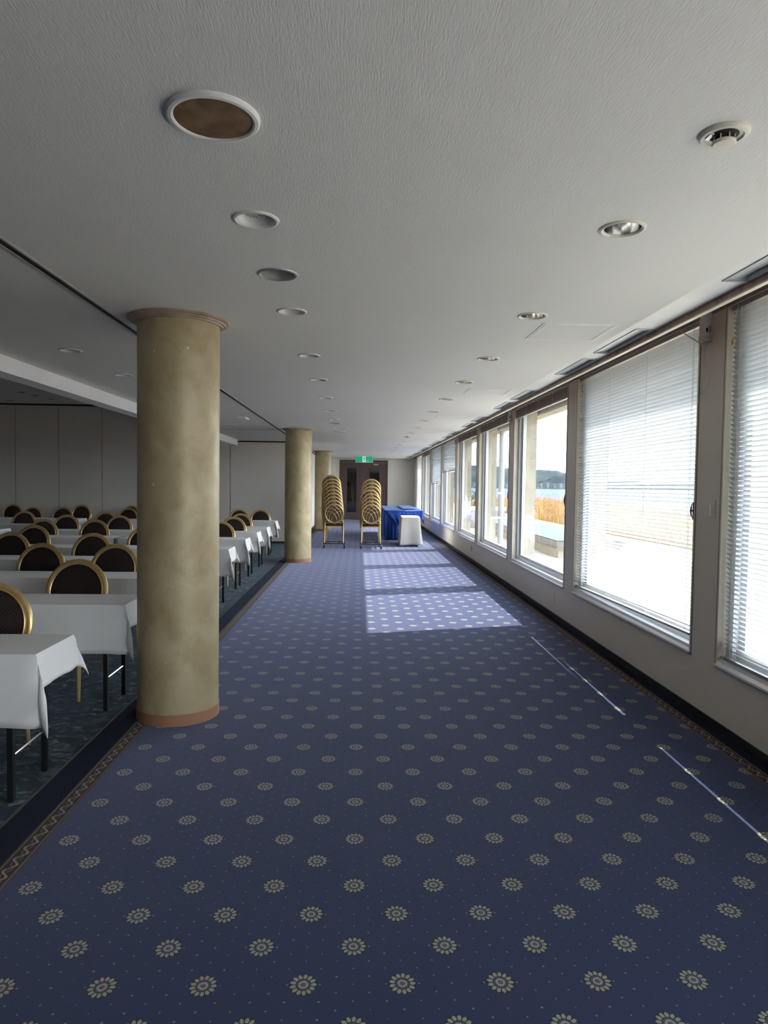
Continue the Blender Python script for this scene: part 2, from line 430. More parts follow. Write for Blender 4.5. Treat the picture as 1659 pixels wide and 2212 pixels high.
for y0, y1 in vents: ck.box(1.765, 1.885, y0, y1, ZC - .1, ZC + .1)
cut(stripc, ck.build('cutter', M['dark']))
# high ceiling over the far side of the hall, plenum and roof
hc = MB().box(XL, -3.13, YB, YP, ZH, ZH + .03).build('high_ceiling', M['ceiling'], ceil)
MB().box(XL - .2, XO + .02, YB - .2, YF + .2, ZR, ZR + .15).build('roof_slab', M['out_grey'], ceil)
beam = MB().box(-3.13, -2.93, YB, 16.62, 2.378, ZC + .02).box(-3.13, -3.0, YB, YP, ZC + .02, ZR).build('trim_1', M['white_face']); tag(beam, 'white downstand beam between the low and the high ceiling', 'beam', None, 'structure')
wl = MB().box(XL - .2, XL, YB, YP, 0, ZR).build('wall_left', M['panel']); tag(wl, 'dim left wall of the hall', 'wall', None, 'structure')
wb = MB().box(XL, XO, YB - .2, YB, 0, ZR).build('wall_back', M['panel']); tag(wb, 'back wall behind the viewer', 'wall', None, 'structure')
# ceiling tracks
tr = MB()
for x in (-1.519, -1.567): tr.box(x - .006, x + .006, YB, YP, ZC - .006, ZC)
t1 = tr.build('trim_2', M['track']); tag(t1, 'sliding wall track along the ceiling', 'track', None, 'structure')
MB().box(-1.560, -1.526, YB, YP, ZC - .002, ZC).build('slot', M['dark'], t1)
t2 = MB().box(-2.93, -1.573, 13.30, 13.312, ZC - .004, ZC).box(-2.93, -1.573, 13.34, 13.352, ZC - .004, ZC).build('trim_3', M['track']); tag(t2, 'cross track on the ceiling beside the second column', 'track', None, 'structure')
MB().box(-2.93, -1.573, 13.312, 13.34, ZC - .002, ZC).build('slot', M['dark'], t2)

# ---------------------------------------------------------------- partition of sliding panels
wp = MB().box(XL, -1.55, YP + .06, YP + .16, 0, ZR).build('wall_partition', M['dark']); tag(wp, 'sliding partition of tall beige panels at the end of the table area', 'wall', None, 'structure')
edges = [-1.60, -1.83, -3.174]
while edges[-1] > XL + 1: edges.append(edges[-1] - 1.037)
for a, b in zip(edges, edges[1:]):
    zt = 2.485 if b > -3.2 else 3.29
    MB().box(b + .012, a - .012, YP, YP + .06, .05, zt).build('panel', M['panel'], wp)
    MB().box(b - .012, b + .012, YP + .012, YP + .05, .05, zt).build('seal_strip', M['brown_rail'], wp)
MB().box(XL, -1.56, YP - .004, YP + .06, 0, .045).build('skirting', M['skirt'], wp)
MB().box(-2.93, -1.56, YP - .02, YP + .06, 2.487, ZC).box(XL, -3.13, YP - .02, YP + .06, 3.29, ZH).build('head_track', M['dark'], wp)
ws = MB().box(-1.66, -1.56, YP, YF, 0, ZR).build('wall_corridor', M['dark']); tag(ws, 'run of white sliding panels behind the far columns', 'wall', None, 'structure')
for i in range(9):
    y0 = YP + .16 + i*1.215
    MB().box(-1.56, -1.53, y0, y0 + 1.19, .05, 2.47).build('panel', M['far_wall'], ws)
MB().box(-1.56, -1.525, YP + .17, YF, 0, .045).build('skirting', M['skirt'], ws)

# ---------------------------------------------------------------- far wall with double door
DX0, DX1, DT = -.82, 1.165, 2.475
wf = MB().box(-1.66, DX0, YF, YF + .2, 0, ZR).box(DX1, XO, YF, YF + .2, 0, ZR).box(DX0, DX1, YF, YF + .2, DT, ZR).box(DX0, DX1, YF + .12, YF + .2, 0, DT).build('wall_front', M['far_wall']); tag(wf, 'cream end wall of the corridor', 'wall', None, 'structure')  # last box added unseen behind the door leaves, blocks daylight through their gaps
MB().box(-1.53, DX0 - .05, YF - .012, YF, 0, .06).box(DX1 + .05, XW, YF - .012, YF, 0, .06).build('skirting', M['skirt'], wf)
dr = thing('door_1', (0, YF, 0), 'dark brown double door with tall narrow panes at the corridor end', 'door', None, 0, 'structure')
MB().box(DX0 - .045, DX0, -.03, .05, 0, DT + .04).box(DX1, DX1 + .035, -.03, .05, 0, DT + .04).box(DX0, DX1, -.03, .05, DT, DT + .03).build('architrave', M['white'], dr)
MB().box(DX0, DX0 + .06, -.02, .08, 0, DT).box(DX1 - .06, DX1, -.02, .08, 0, DT).box(DX0 + .06, DX1 - .06, -.02, .08, DT - .10, DT).build('door_frame', M['doorw'], dr)
MB().box(DX0 + .06, DX1 - .06, -.025, .0, DT - .108, DT - .10).build('head_line', M['track'], dr)
def leaf(x0, x1, g0, g1):
    lf = MB().box(x0, g0, .02, .06, .02, DT - .11).box(g1, x1, .02, .06, .02, DT - .11).box(g0, g1, .02, .06, .02, .335).box(g0, g1, .02, .06, 2.14, DT - .11).build('door_leaf', M['doorw'], dr)
    MB().box(g0, g1, .035, .045, .335, 2.14).build('pane', M['darkglass'], lf)
    fr = MB()
    for d, wd, pr in ((.0, .018, .006), (.075, .016, .010)):
        a, b, c_, d_ = g0 - d - wd, g1 + d + wd, .335 - d - wd, 2.14 + d + wd
        fr.box(a, a + wd, .02 - pr, .02, c_, d_).box(b - wd, b, .02 - pr, .02, c_, d_).box(a + wd, b - wd, .02 - pr, .02, c_, c_ + wd).box(a + wd, b - wd, .02 - pr, .02, d_ - wd, d_)
    fr.build('glazing_bead', M['doorw'], lf)
    return lf
l1 = leaf(DX0 + .06, .168, -.50, -.115); l2 = leaf(.172, DX1 - .06, .43, .82)
MB().tube([(.13, .0, .95), (.13, -.04, .95), (.13, -.04, 1.15), (.13, .0, 1.15)], .008, 6).build('handle', M['steel'], l1)
MB().tube([(.21, .0, .95), (.21, -.04, .95), (.21, -.04, 1.15), (.21, .0, 1.15)], .008, 6).build('handle', M['steel'], l2)
MB().box(.58, .78, -.03, .0, 2.27, 2.32).build('door_closer', M['steel'], l2)
MB().box(DX0 + .06, DX1 - .06, -.03, .06, 0, .018).build('threshold', M['track'], dr)

# ---------------------------------------------------------------- exit sign
ex = thing('exit_sign', (.17, 24.9, 2.27), 'green exit sign with a running figure hung before the dark double door', 'sign')
MB().box(-.315, .315, -.03, .03, 0, .235).build('housing', M['white'], ex)
MB().box(-.295, .295, -.034, -.03, .022, .215).build('face', M['green'], ex)
MB().box(-.065, .055, -.037, -.034, .022, .215).build('doorway', M['signw'], ex)
mn_ = MB()
def poly(mb, pts, y0, y1):
    n = len(pts); mb.add([(x, y0, z) for x, z in pts] + [(x, y1, z) for x, z in pts], [tuple(range(n)), tuple(range(2*n - 1, n - 1, -1))] + [(i, (i + 1) % n, n + (i + 1) % n, n + i) for i in range(n)])
def limb(mb, pts, wd, y0=-.040, y1=-.037):
    for (x0, z0), (x1, z1) in zip(pts, pts[1:]):
        dx, dz = x1 - x0, z1 - z0; L = math.hypot(dx, dz); nx, nz = -dz/L*wd/2, dx/L*wd/2; ex_, ez_ = dx/L*wd*.4, dz/L*wd*.4
        poly(mb, [(x0 + nx - ex_, z0 + nz - ez_), (x1 + nx + ex_, z1 + nz + ez_), (x1 - nx + ex_, z1 - nz + ez_), (x0 - nx - ex_, z0 - nz - ez_)], y0, y1)
poly(mn_, [(.012 + .016*math.cos(a*PI/6), .182 + .016*math.sin(a*PI/6)) for a in range(12)], -.040, -.037)
limb(mn_, [(.002, .155), (-.008, .105)], .026)
limb(mn_, [(.0, .155), (.028, .135), (.042, .15)], .012); limb(mn_, [(.0, .157), (-.028, .145), (-.04, .118)], .012)
limb(mn_, [(-.006, .105), (.022, .08), (.014, .04)], .015); limb(mn_, [(-.010, .105), (-.024, .07), (-.052, .058)], .015)
mn_.build('running_figure', M['green'], ex)
fc = bpy.data.curves.new('t', 'FONT'); fc.body = 'EXIT'; fc.size = .042; fc.extrude = .001
fo = bpy.data.objects.new('t', fc); COL.objects.link(fo)
me = bpy.data.meshes.new_from_object(fo.evaluated_get(bpy.context.evaluated_depsgraph_get())); bpy.data.objects.remove(fo, do_unlink=True)
tx = bpy.data.objects.new('lettering', me); COL.objects.link(tx); me.materials.clear(); me.materials.append(M['signw']); tx.parent = ex; tx.location = (.085, -.0355, .05); tx.rotation_euler = (PI/2, 0, 0)
for q in (-.19, .19): MB().box(q - .01, q + .01, -.012, .012, .235, ZC - 2.27).build('hanger', M['white'], ex)

# ---------------------------------------------------------------- window wall
WS, WP_, WW, Z0, Z1 = 4.485, 2.87, 2.545, .40, 2.61
KS = list(range(-1, 8)) + [-2, -3]
wr = MB()
wr.box(XW, XO, YB, YF + .2, 0, Z0).box(XW, XO, YB, YF + .2, Z1, ZR)
prev = YB
for k in sorted(KS):
    s_ = WS + WP_*k; wr.box(XW, XO, prev, s_, Z0, Z1); prev = s_ + WW
wr.box(XW, XO, prev, YF + .2, Z0, Z1)
wr = wr.build('wall_right', M['wall']); tag(wr, 'beige window wall with a row of tall openings', 'wall', None, 'structure')
bs = MB().box(XW - .008, XW, YB, YF, 0, .055).build('baseboard_right', M['skirt']); tag(bs, 'black baseboard under the windows', 'baseboard', None, 'structure')
rail = MB().box(1.90, 1.925, YB, YF, 2.484, 2.62).build('trim_4', M['brown_rail']); tag(rail, 'brown wooden edge board of the blind recess', 'trim', None, 'structure')
MB().box(1.898, 1.928, YB, YF, 2.476, 2.484).build('edge_moulding', M['cream'], rail)
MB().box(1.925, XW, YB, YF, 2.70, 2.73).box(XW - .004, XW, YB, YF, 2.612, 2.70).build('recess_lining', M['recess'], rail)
WN = ['nearest, at the right edge of the picture', 'second', 'third', 'fourth', 'fifth', 'sixth', 'seventh', 'eighth', 'ninth and farthest', 'out of view just behind the viewer', 'out of view further behind the viewer', 'out of view near the back wall']
for i, k in enumerate(KS):
    s_ = WS + WP_*k; e_ = s_ + WW
    wd = thing('window_%d' % (i + 1), (0, s_, 0), 'tall white-framed sea-view window, %s along the right wall' % WN[i], 'window', None, 0, 'structure')
    MB().box(XW - .004, 2.33, 0, .016, Z0, Z1).build('jamb', M['cream'], wd)
    MB().box(XW - .004, 2.33, WW - .016, WW, Z0, Z1).build('jamb', M['cream'], wd)
    MB().box(XW - .018, 2.30, 0.0, WW, Z0 - .004, Z0 + .010).box(XW + .01, 2.38, .016, WW - .016, Z0 + .022, Z0 + .045).build('sill', M['alu'], wd)
    MB().box(2.31, 2.38, .016, WW - .016, Z0 + .045, Z0 + .085).box(2.325, 2.365, .016, WW - .016, Z0 + .085, Z0 + .115).build('bottom_rail', M['alu'], wd)
    MB().box(2.31, 2.38, .016, WW - .016, Z1 - .05, Z1).build('top_rail', M['alu'], wd)
    MB().box(2.30, 2.345, WW - .075, WW - .016, Z0 + .045, Z1 - .05).build('stile', M['alu'], wd)
    MB().box(2.335, 2.38, WW - .15, WW - .075, Z0 + .085, Z1 - .05).build('stile', M['alu_grey'], wd)
    MB().box(2.31, 2.38, .016, .06, Z0 + .085, Z1 - .05).build('stile', M['alu'], wd)
    MB().box(2.352, 2.358, .05, WW - .14, Z0 + .10, Z1 - .04).build('pane', M['glass'], wd)
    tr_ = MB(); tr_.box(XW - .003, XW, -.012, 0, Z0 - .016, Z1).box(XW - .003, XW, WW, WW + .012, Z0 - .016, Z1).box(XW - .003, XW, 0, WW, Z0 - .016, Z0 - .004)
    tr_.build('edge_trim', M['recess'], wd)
# cord cleats
def cleat(y, z, mat, label, out=1, x=2.244):
    c = thing('cord_cleat', (x, y, z), label, 'cleat', 'blind cord cleats')
    MB().box(-.012, .012, 0, .006*out if out > 0 else .006, -.058, .058).build('back_plate', mat, c) if out > 0 else MB().box(-.012, .012, -.006, 0, -.058, .058).build('back_plate', mat, c)
    p = [(0, out*(.052 - .014*((t/6)**2)), t/6*.046) for t in range(-6, 7)]
    MB().tube([(0, out*.004, 0), (0, out*.05, 0)], .0065, 6).tube(p, [.003 + .004*(1 - abs(t)/6) for t in range(-6, 7)], 6).build('horns', mat, c)
for i, k in enumerate(KS[1:8]):
    if k in (0, 1, 2, 3, 6): cleat(WS + WP_*k + .016, 1.35, M['black'], 'black cord cleat on the near jamb of the %s window from the viewer' % ['second', 'third', 'fourth', 'fifth', 'sixth', 'seventh', 'eighth'][i])
cl = thing('cord_cleat', (XW, 4.225, 1.37), 'ivory cord cleat on the pillar edge between the two nearest blinds', 'cleat', 'blind cord cleats')
MB().box(-.006, 0, -.008, .008, -.058, .058).build('back_plate', M['plastic'], cl)
MB().tube([(-.004, 0, -.012), (-.034, 0, -.012)], .006, 6).tube([(-.036, 0, -.036), (-.036, 0, .032)], .006, 6).build('horns', M['plastic'], cl)

# ---------------------------------------------------------------- venetian blinds
sv = []; n_ = 6
for side in (0, 1):
    for j in range(n_ + 1):
        u = (j/n_ - .5)*.035; sv.append((u, .0032*(1 - (u/.0175)**2) + side*.0007))
def slat_mesh(L):
    mb = MB(); loop = [sv[j] for j in range(n_ + 1)] + [sv[n_ + 1 + j] for j in range(n_, -1, -1)]; n = len(loop)
    mb.add([(u, -L/2, z) for u, z in loop] + [(u, L/2, z) for u, z in loop], [(i, (i + 1) % n, n + (i + 1) % n, n + i) for i in range(n)] + [tuple(range(n)), tuple(range(2*n - 1, n - 1, -1))])
    o = mb.build('slat', M['slat']); me = o.data; bpy.data.objects.remove(o); return me
SL = WW - .05; SM = slat_mesh(SL)
XB = 2.272; PITCH = .0292
def blind(k, zb_far, zb_near, label, tilt=.66, tassel=False, wob=0):
    yc = WS + WP_*k + WW/2; zt = 2.585
    b = thing('venetian_blind', (XB, yc, zt), label, 'blind', 'white venetian blinds on the windows')
    MB().box(-.016, .016, -SL/2, SL/2, -.002, .026).build('headrail', M['headrail'], b)
    dep = zt - (zb_far + zb_near)/2; n = int((dep - .03)/PITCH); ang = math.atan2((zb_near - zb_far), SL)
    for i in range(n):
        z = -.028 - i*PITCH; f = (i + 1)/n
        o = bpy.data.objects.new('slat', SM); COL.objects.link(o); o.parent = b; o.location = (0, 0, z)
        o.rotation_euler = (-ang*f**2 + random.gauss(0, .0007 + wob), tilt + random.gauss(0, .012), 0)
    zc = (zb_far + zb_near)/2 - zt
    r = MB().box(-.014, .014, -SL/2, SL/2, -.008, .008).build('bottom_rail', M['headrail'], b); r.location = (0, 0, zc); r.rotation_euler = (-ang, 0, 0)
    cd = MB()
    for q in (-.46, -.16, .16, .46):
        y = q*SL; zz = zc - math.tan(ang)*y
        cd.tube([(-.019, y, 0), (-.019, y, zz)], .0011, 5).tube([(.019, y, 0), (.019, y, zz)], .0011, 5)
        if abs(q) > .2: cd.tube([(-.0195, y - .018, 0), (-.0195, y - .018, zz)], .0009, 5)
    cd.build('ladder_cord', M['cord'], b)
    if tassel:
        y = SL/2 - .045
        MB().tube([(-.02, y - .03, .02), (-.03, y, -.10), (-.034, y - .008, -.19)], .0018, 5).tube([(-.034, y - .008, -.20), (-.034, y - .008, -2.16)], .0022, 5).build('pull_cord', M['cord'], b)
        MB().lathe([(.003, .022), (.009, .012), (.011, 0), (.010, -.012), (.004, -.02)], 12, (-.034, y - .008, -.20), True, True).build('tassel', plain('wooden_tassel', (.55, .36, .16), .5), b)
        MB().tube([(-.02, y, -2.15), (-.03, y + .015, -2.20), (-.02, y + .01, -2.23)], .0022, 5).build('cord_end', M['cord'], b)
    return b
blind(-1, .457, .455, 'lowered white venetian blind on the nearest window at the right edge', .62, True)
blind(0, .475, .508, 'lowered white venetian blind on the second window with a gap under its slanting rail')
blind(4, 1.84, 1.86, 'half-raised white venetian blind on the sixth window', .9, wob=.003)
blind(5, 1.53, 1.56, 'two-thirds raised white venetian blind on the seventh window', .9, wob=.003)
blind(7, .44, .44, 'lowered white venetian blind on the farthest window beside the end wall', .15)
for k, nm in ((1, 'third'), (2, 'fourth'), (3, 'fifth'), (6, 'eighth')):
    yc = WS + WP_*k + WW/2
    b = thing('venetian_blind', (XB, yc, 2.585), 'fully raised venetian blind bunched under the head of the %s window' % nm, 'blind', 'white venetian blinds on the windows')
    MB().box(-.016, .016, -SL/2, SL/2, -.002, .026).build('headrail', M['headrail'], b)
    st = MB(); n = 26
    for i in range(n):
        q = random.gauss(0, .0012); st.box(-.017 + q, .017 + q, -SL/2, SL/2, -.008 - i*.0036, -.0062 - i*.0036)
    st.build('slat_bundle', M['headrail'], b)['kind'] = 'stuff'  # white slats in the rail grey, their backlit shade put into the colour
    MB().box(-.015, .015, -SL/2, SL/2, -.118, -.103).build('bottom_rail', M['alu_grey'], b)
    sp_ = MB()
    for q in (-.49, -.25, 0, .25, .49): sp_.box(-.021, -.019, q*SL - .006, q*SL + .006, -.122, .028)
    sp_.build('strap', M['cord'], b)

# ---------------------------------------------------------------- cable boxes on every second pier
def cable_box(y, label, first):
    b = thing('cable_box', (XW, y, 2.44), label, 'box', 'white cable boxes on the window piers')
    MB().box(-.05, 0, 0, .062, .035, .262).build('body', M['white'], b)
    MB().box(-.056, 0, -.004, .066, 0, .036).build('end_cap', M['plastic'], b)
    MB().box(-.040, -.028, -.0015, 0, .06, .086).build('slot', M['dark'], b)
    MB().box(-.046, -.006, -.001, 0, .185, .245).box(-.022, -.008, -.001, 0, .055, .10).build('sticker', M['label'], b)
    c = MB()
    def sm(P, r):
        Q = []
        for i in range(len(P) - 1):
            p0, p1, p2, p3 = (Vector(P[max(0, min(len(P) - 1, j))]) for j in (i - 1, i, i + 1, i + 2))
            for t in range(6):
                t /= 6; Q.append(.5*((2*p1) + (p2 - p0)*t + (2*p0 - 5*p1 + 4*p2 - p3)*t*t + (3*p1 - p0 - 3*p2 + p3)*t**3))
        Q.append(Vector(P[-1])); c.tube(Q, r, 6)
    sm([(-.03, .02, 0), (-.03, .03, -.08), (-.022, -.01, -.17), (-.02, -.03, -.24), (-.02, .0, -.29), (-.02, .05, -.30), (-.03, .07, -.28), (-.03, .06, -.22), (-.03, .03, -.10), (-.03, .035, 0)], .0028)
    if first: sm([(-.02, .03, 0), (-.02, .05, -.06), (-.03, .09, .0), (-.05, .16, .05), (-.1, .24, .12)], .0035); sm([(-.03, .04, 0), (-.02, .07, -.12), (-.015, .08, -.25), (-.015, .10, -.33)], .0028)
    c.build('cord', M['cord'], b)
for i, k in enumerate((0, 2, 4, 6)):
    cable_box(WS + WP_*k - .145, ['white cable box with loose cords on the pier between the two nearest blinds', 'white cable box with looped cord on the pier before the fourth window', 'white cable box with looped cord on the pier between the fifth and sixth windows', 'small white cable box with looped cord on the farthest pier'][i], i == 0)
# outlets
for y, z, lb in ((7.70, .237, 'slim pale outlet plate low under the second pier, nearest of the wall outlets'), (13.44, .25, 'outlet plate with a dark plug under the fourth window'), (19.3, .25, 'small outlet plate under the far windows beside the covered tables')):
    ot = thing('wall_outlet', (XW, y, z), lb, 'outlet', 'outlets under the windows')
    MB().box(-.006, 0, -.036, .036, -.06, .06).build('plate', M['wall'], ot)
    MB().box(-.009, -.006, -.02, .02, -.045, .045).build('socket', M['plastic'] if y != 13.44 else M['dark'], ot)

# ---------------------------------------------------------------- ceiling fittings
def downlight(kind):
    t = thing('downlight', (0, 0, ZC), '', 'light')
    ringm = M['white'] if kind != 'old' else M['track']
    ro, ri = (.09, .070) if kind != 'old' else (.10, .082)
    MB().lathe([(ro, 0), (ro - .002, -.004), (ro - .010, -.007), (ri + .004, -.005), (ri, -.001), (ri, .004)], 40).build('trim_ring', M['plastic'] if kind == 'silver' else ringm, t)
    if kind == 'led':
        MB().lathe([(ri - .001, .002), (ri - .006, .012), (.047, .026), (.047, .034)], 36).build('reflector', M['lamp_in'], t)
        MB().lathe([(.047, .034), (.045, .022), (.0, .020)], 28).build('lamp', M['steel'], t)
        d = MB()
        for i in range(7):
            for j in range(7):
                x, y = (i - 3)*.0115 + (j % 2)*.0057, (j - 3)*.0105
                if math.hypot(x, y) < .040: d.lathe([(.0036, .0205), (.0025, .0185), (0, .018)], 6, (x, y, 0))
        d.build('diode', M['lamp_in'], t)['kind'] = 'stuff'
    elif kind == 'silver':
        MB().lathe([(ri - .001, .002), (ri - .004, .045), (.050, .085), (.0, .088)], 14).build('reflector', M['chrome'], t)
        MB().lathe([(.022, .086), (.022, .045), (.015, .034), (0, .030)], 20).build('lamp', M['lamp_in'], t)
    else:
        MB().lathe([(ri - .001, .002), (ri - .003, .09), (.0, .092)], 36).build('reflector', M['track'], t)
        MB().lathe([(.03, .09), (.03, .06), (0, .058)], 20, (.03, .0, 0)).build('lamp', M['dark'], t)
    return t
led = downlight('led'); sil = downlight('silver'); old = downlight('old')
for i, y in enumerate(lights_left): place(led, i == 0, (XLL, y, ZC), 'round recessed white downlight, %s from the viewer in the row left of the corridor centre' % ORD[i], 'white downlights over the corridor')
for i, y in enumerate(lights_low): place(led, False, (XLT, y, ZC), 'round recessed downlight over the tables beside the beam, %s from the viewer' % ORD[i], 'downlights over the tables')
for i, y in enumerate(lights_right): place(sil, i == 0, (XLR, y, ZC), 'recessed downlight with a silver reflector, %s from the viewer in the row nearest the windows' % ORD[i], 'silver downlights by the windows')
for i, y in enumerate((3.404, 11.646)): place(old, i == 0, (-.41, y, ZC), ['larger grey downlight with an empty metal can, the near one above the corridor', 'larger grey downlight with an empty metal can, far down the corridor'][i], 'grey can downlights')
def speaker(loc, label, dark):
    t = thing('ceiling_speaker', loc, label, 'speaker', 'round ceiling speakers')
    MB().lathe([(.140, 0), (.140, -.010), (.134, -.018), (.124, -.020), (.118, -.016), (.116, -.008)], 48).build('rim', M['white'], t)
    MB().lathe([(.117, -.012), (.08, -.014), (0, -.015)], 40).build('grille', M['speaker'] if not dark else M['label'], t); t.scale = (.92, .92, .65)
speaker((-.418, 1.965, ZC), 'large round ceiling speaker with a brown stained grille, nearest above', False)
speaker((-.40, 13.45, ZC), 'large dark round ceiling speaker far down the corridor', True)
def detector(loc, label):
    t = thing('smoke_detector', loc, label, 'detector', 'smoke detectors')
    MB().lathe([(.085, 0), (.085, -.006), (.078, -.012), (.066, -.013), (.062, -.008), (.05, -.006)], 40).build('base_plate', M['plastic'], t)
    MB().lathe([(.05, -.006), (.040, -.010), (.033, -.012)], 32).lathe([(.031, -.012), (.031, -.030)], 32).build('collar', M['dark'], t)
    MB().lathe([(.040, -.026), (.041, -.031), (.037, -.036), (0, -.038)], 32).build('cap', M['plastic'], t)
    for j in range(8):
        a = j*PI/4; c, s_ = math.cos(a), math.sin(a); MB().tube([(.036*c, .036*s_, -.010), (.036*c, .036*s_, -.030)], .0022, 5).build('cage_bar', M['plastic'], t)
    MB().box(-.060, -.045, -.02, .02, -.014, -.008).build('lens', M['chrome'], t); t.scale = (.80, .80, .9)
detector((1.03, 1.965, ZC), 'ivory round smoke detector on the ceiling, top right')
detector((1.0, 14.45, ZC), 'small smoke detector far along the ceiling by the windows')
for i in range(6):
    y = 4.50 + 2.90*i
    t = thing('access_hatch', (1.37, y, ZC), 'square ceiling access hatch with a thin white frame, %s along the window side' % ORD[i], 'hatch', 'ceiling access hatches')
    MB().frame(-.235, .235, -.235, .235, -.003, 0, .012, .012).frame(-.217, .217, -.217, .217, -.003, 0, .008, .008).build('hatch_frame', M['white_face'], t)
    MB().box(-.209, .209, -.209, .209, -.0012, 0).build('hatch_panel', M['ceiling'], t)
fx_ = thing('ceiling_fixture', (-1.85, 10.95, ZC), 'small white bar-shaped fitting on the ceiling beside the track', 'fixture')
MB().box(-.07, .07, -.17, .17, -.018, 0).build('body', M['white_face'], fx_); MB().box(-.05, .05, -.15, .15, -.024, -.018).build('cover', M['white'], fx_)
for i, (x, y) in enumerate(((-7.13, 14.79), (-7.11, 15.36), (-7.04, 15.96), (-8.17, 16.4))):
    t = thing('downlight', (x, y, ZH), 'dark unlit downlight on the high ceiling, %s from the viewer' % ORD[i], 'light', 'dark lamps on the high ceiling')
    MB().lathe([(.10, 0), (.098, -.006), (.075, -.006), (.07, 0)], 24).build('trim_ring', M['track'], t); MB().lathe([(.07, -.002), (0, -.001)], 20).build('lamp', M['dark'], t)
for i, (y0, y1) in enumerate(vents):
    L = y1 - y0
    t = thing('air_vent', (1.825, (y0 + y1)/2, ZC), 'long slot air vent with a hinged flap in the ceiling strip, %s from the viewer' % ORD[i], 'vent', 'slot air vents along the window side')
    MB().frame(-.064, .064, -L/2 - .006, L/2 + .006, -.003, .006, .006, .01).build('vent_frame', M['alu_grey'], t)
    fl = MB(); fl.add([(-.056, -L/2, .001), (.046, -L/2, .022), (.046, L/2, .022), (-.056, L/2, .001), (-.056, -L/2, .004), (.046, -L/2, .025), (.046, L/2, .025), (-.056, L/2, .004)], [(0, 1, 2, 3), (7, 6, 5, 4), (0, 4, 5, 1), (1, 5, 6, 2), (2, 6, 7, 3), (3, 7, 4, 0)])
    fl.build('flap', M['alu_grey'], t); MB().box(-.06, .06, -L/2, L/2, .05, .055).build('duct', M['dark'], t)

# ---------------------------------------------------------------- columns
for i, (x, y) in enumerate(((-1.15, 4.42), (-1.155, 13.1), (-1.15, 21.7))):
    t = thing('column', (x, y, 0), ['nearest gold plaster column with a terracotta foot', 'second gold column, beside the far table rows', 'farthest gold column, behind the stacked chairs'][i], 'column', 'round gold columns')
    MB().lathe([(.252, .07), (.252, 2.49)], 96).build('shaft', M['column'], t)
    MB().lathe([(.250, 0), (.257, .0), (.257, .068), (.252, .072)], 96).build('foot_ring', M['terracotta'], t)
    MB().lathe([(.252, 2.478), (.268, 2.478), (.272, 2.486), (.285, 2.488), (.290, 2.496), (.305, 2.499), (.312, 2.506), (.312, ZC)], 96).build('capital_ring', M['capital'], t)

# ---------------------------------------------------------------- chairs
def rbox(mb_name, x0, x1, y0, y1, z0, z1, bev, mat, parent, seg=3):
    me = bpy.data.meshes.new(mb_name); bm = bmesh.new(); bmesh.ops.create_cube(bm, size=1)
    bmesh.ops.scale(bm, vec=(x1 - x0, y1 - y0, z1 - z0), verts=bm.verts); bmesh.ops.translate(bm, vec=((x0 + x1)/2, (y0 + y1)/2, (z0 + z1)/2), verts=bm.verts)
    bmesh.ops.bevel(bm, geom=list(bm.edges), offset=bev, segments=seg, profile=.5, affect='EDGES'); bm.to_mesh(me); bm.free()
    me.materials.append(mat); me.polygons.foreach_set('use_smooth', [True]*len(me.polygons)); me.set_sharp_from_angle(angle=math.radians(50))
    ob = bpy.data.objects.new(mb_name, me); COL.objects.link(ob); ob.parent = parent; return ob
BC = Vector((0, .255, .676)); TA = .20
def bp(u, v, w_):      # backrest plane: u across, v up, w_ towards the rear
    return BC + Vector((u, v*math.sin(TA) + w_*math.cos(TA), v*math.cos(TA) - w_*math.sin(TA)))
def catmull(P, m_=6):
    Q = []
    for i in range(len(P) - 1):
        p0, p1, p2, p3 = (Vector(P[max(0, min(len(P) - 1, j))]) for j in (i - 1, i, i + 1, i + 2))
        for t in range(m_):
            t /= m_; Q.append(.5*((2*p1) + (p2 - p0)*t + (2*p0 - 5*p1 + 4*p2 - p3)*t*t + (3*p1 - p0 - 3*p2 + p3)*t**3))
    Q.append(Vector(P[-1])); return Q
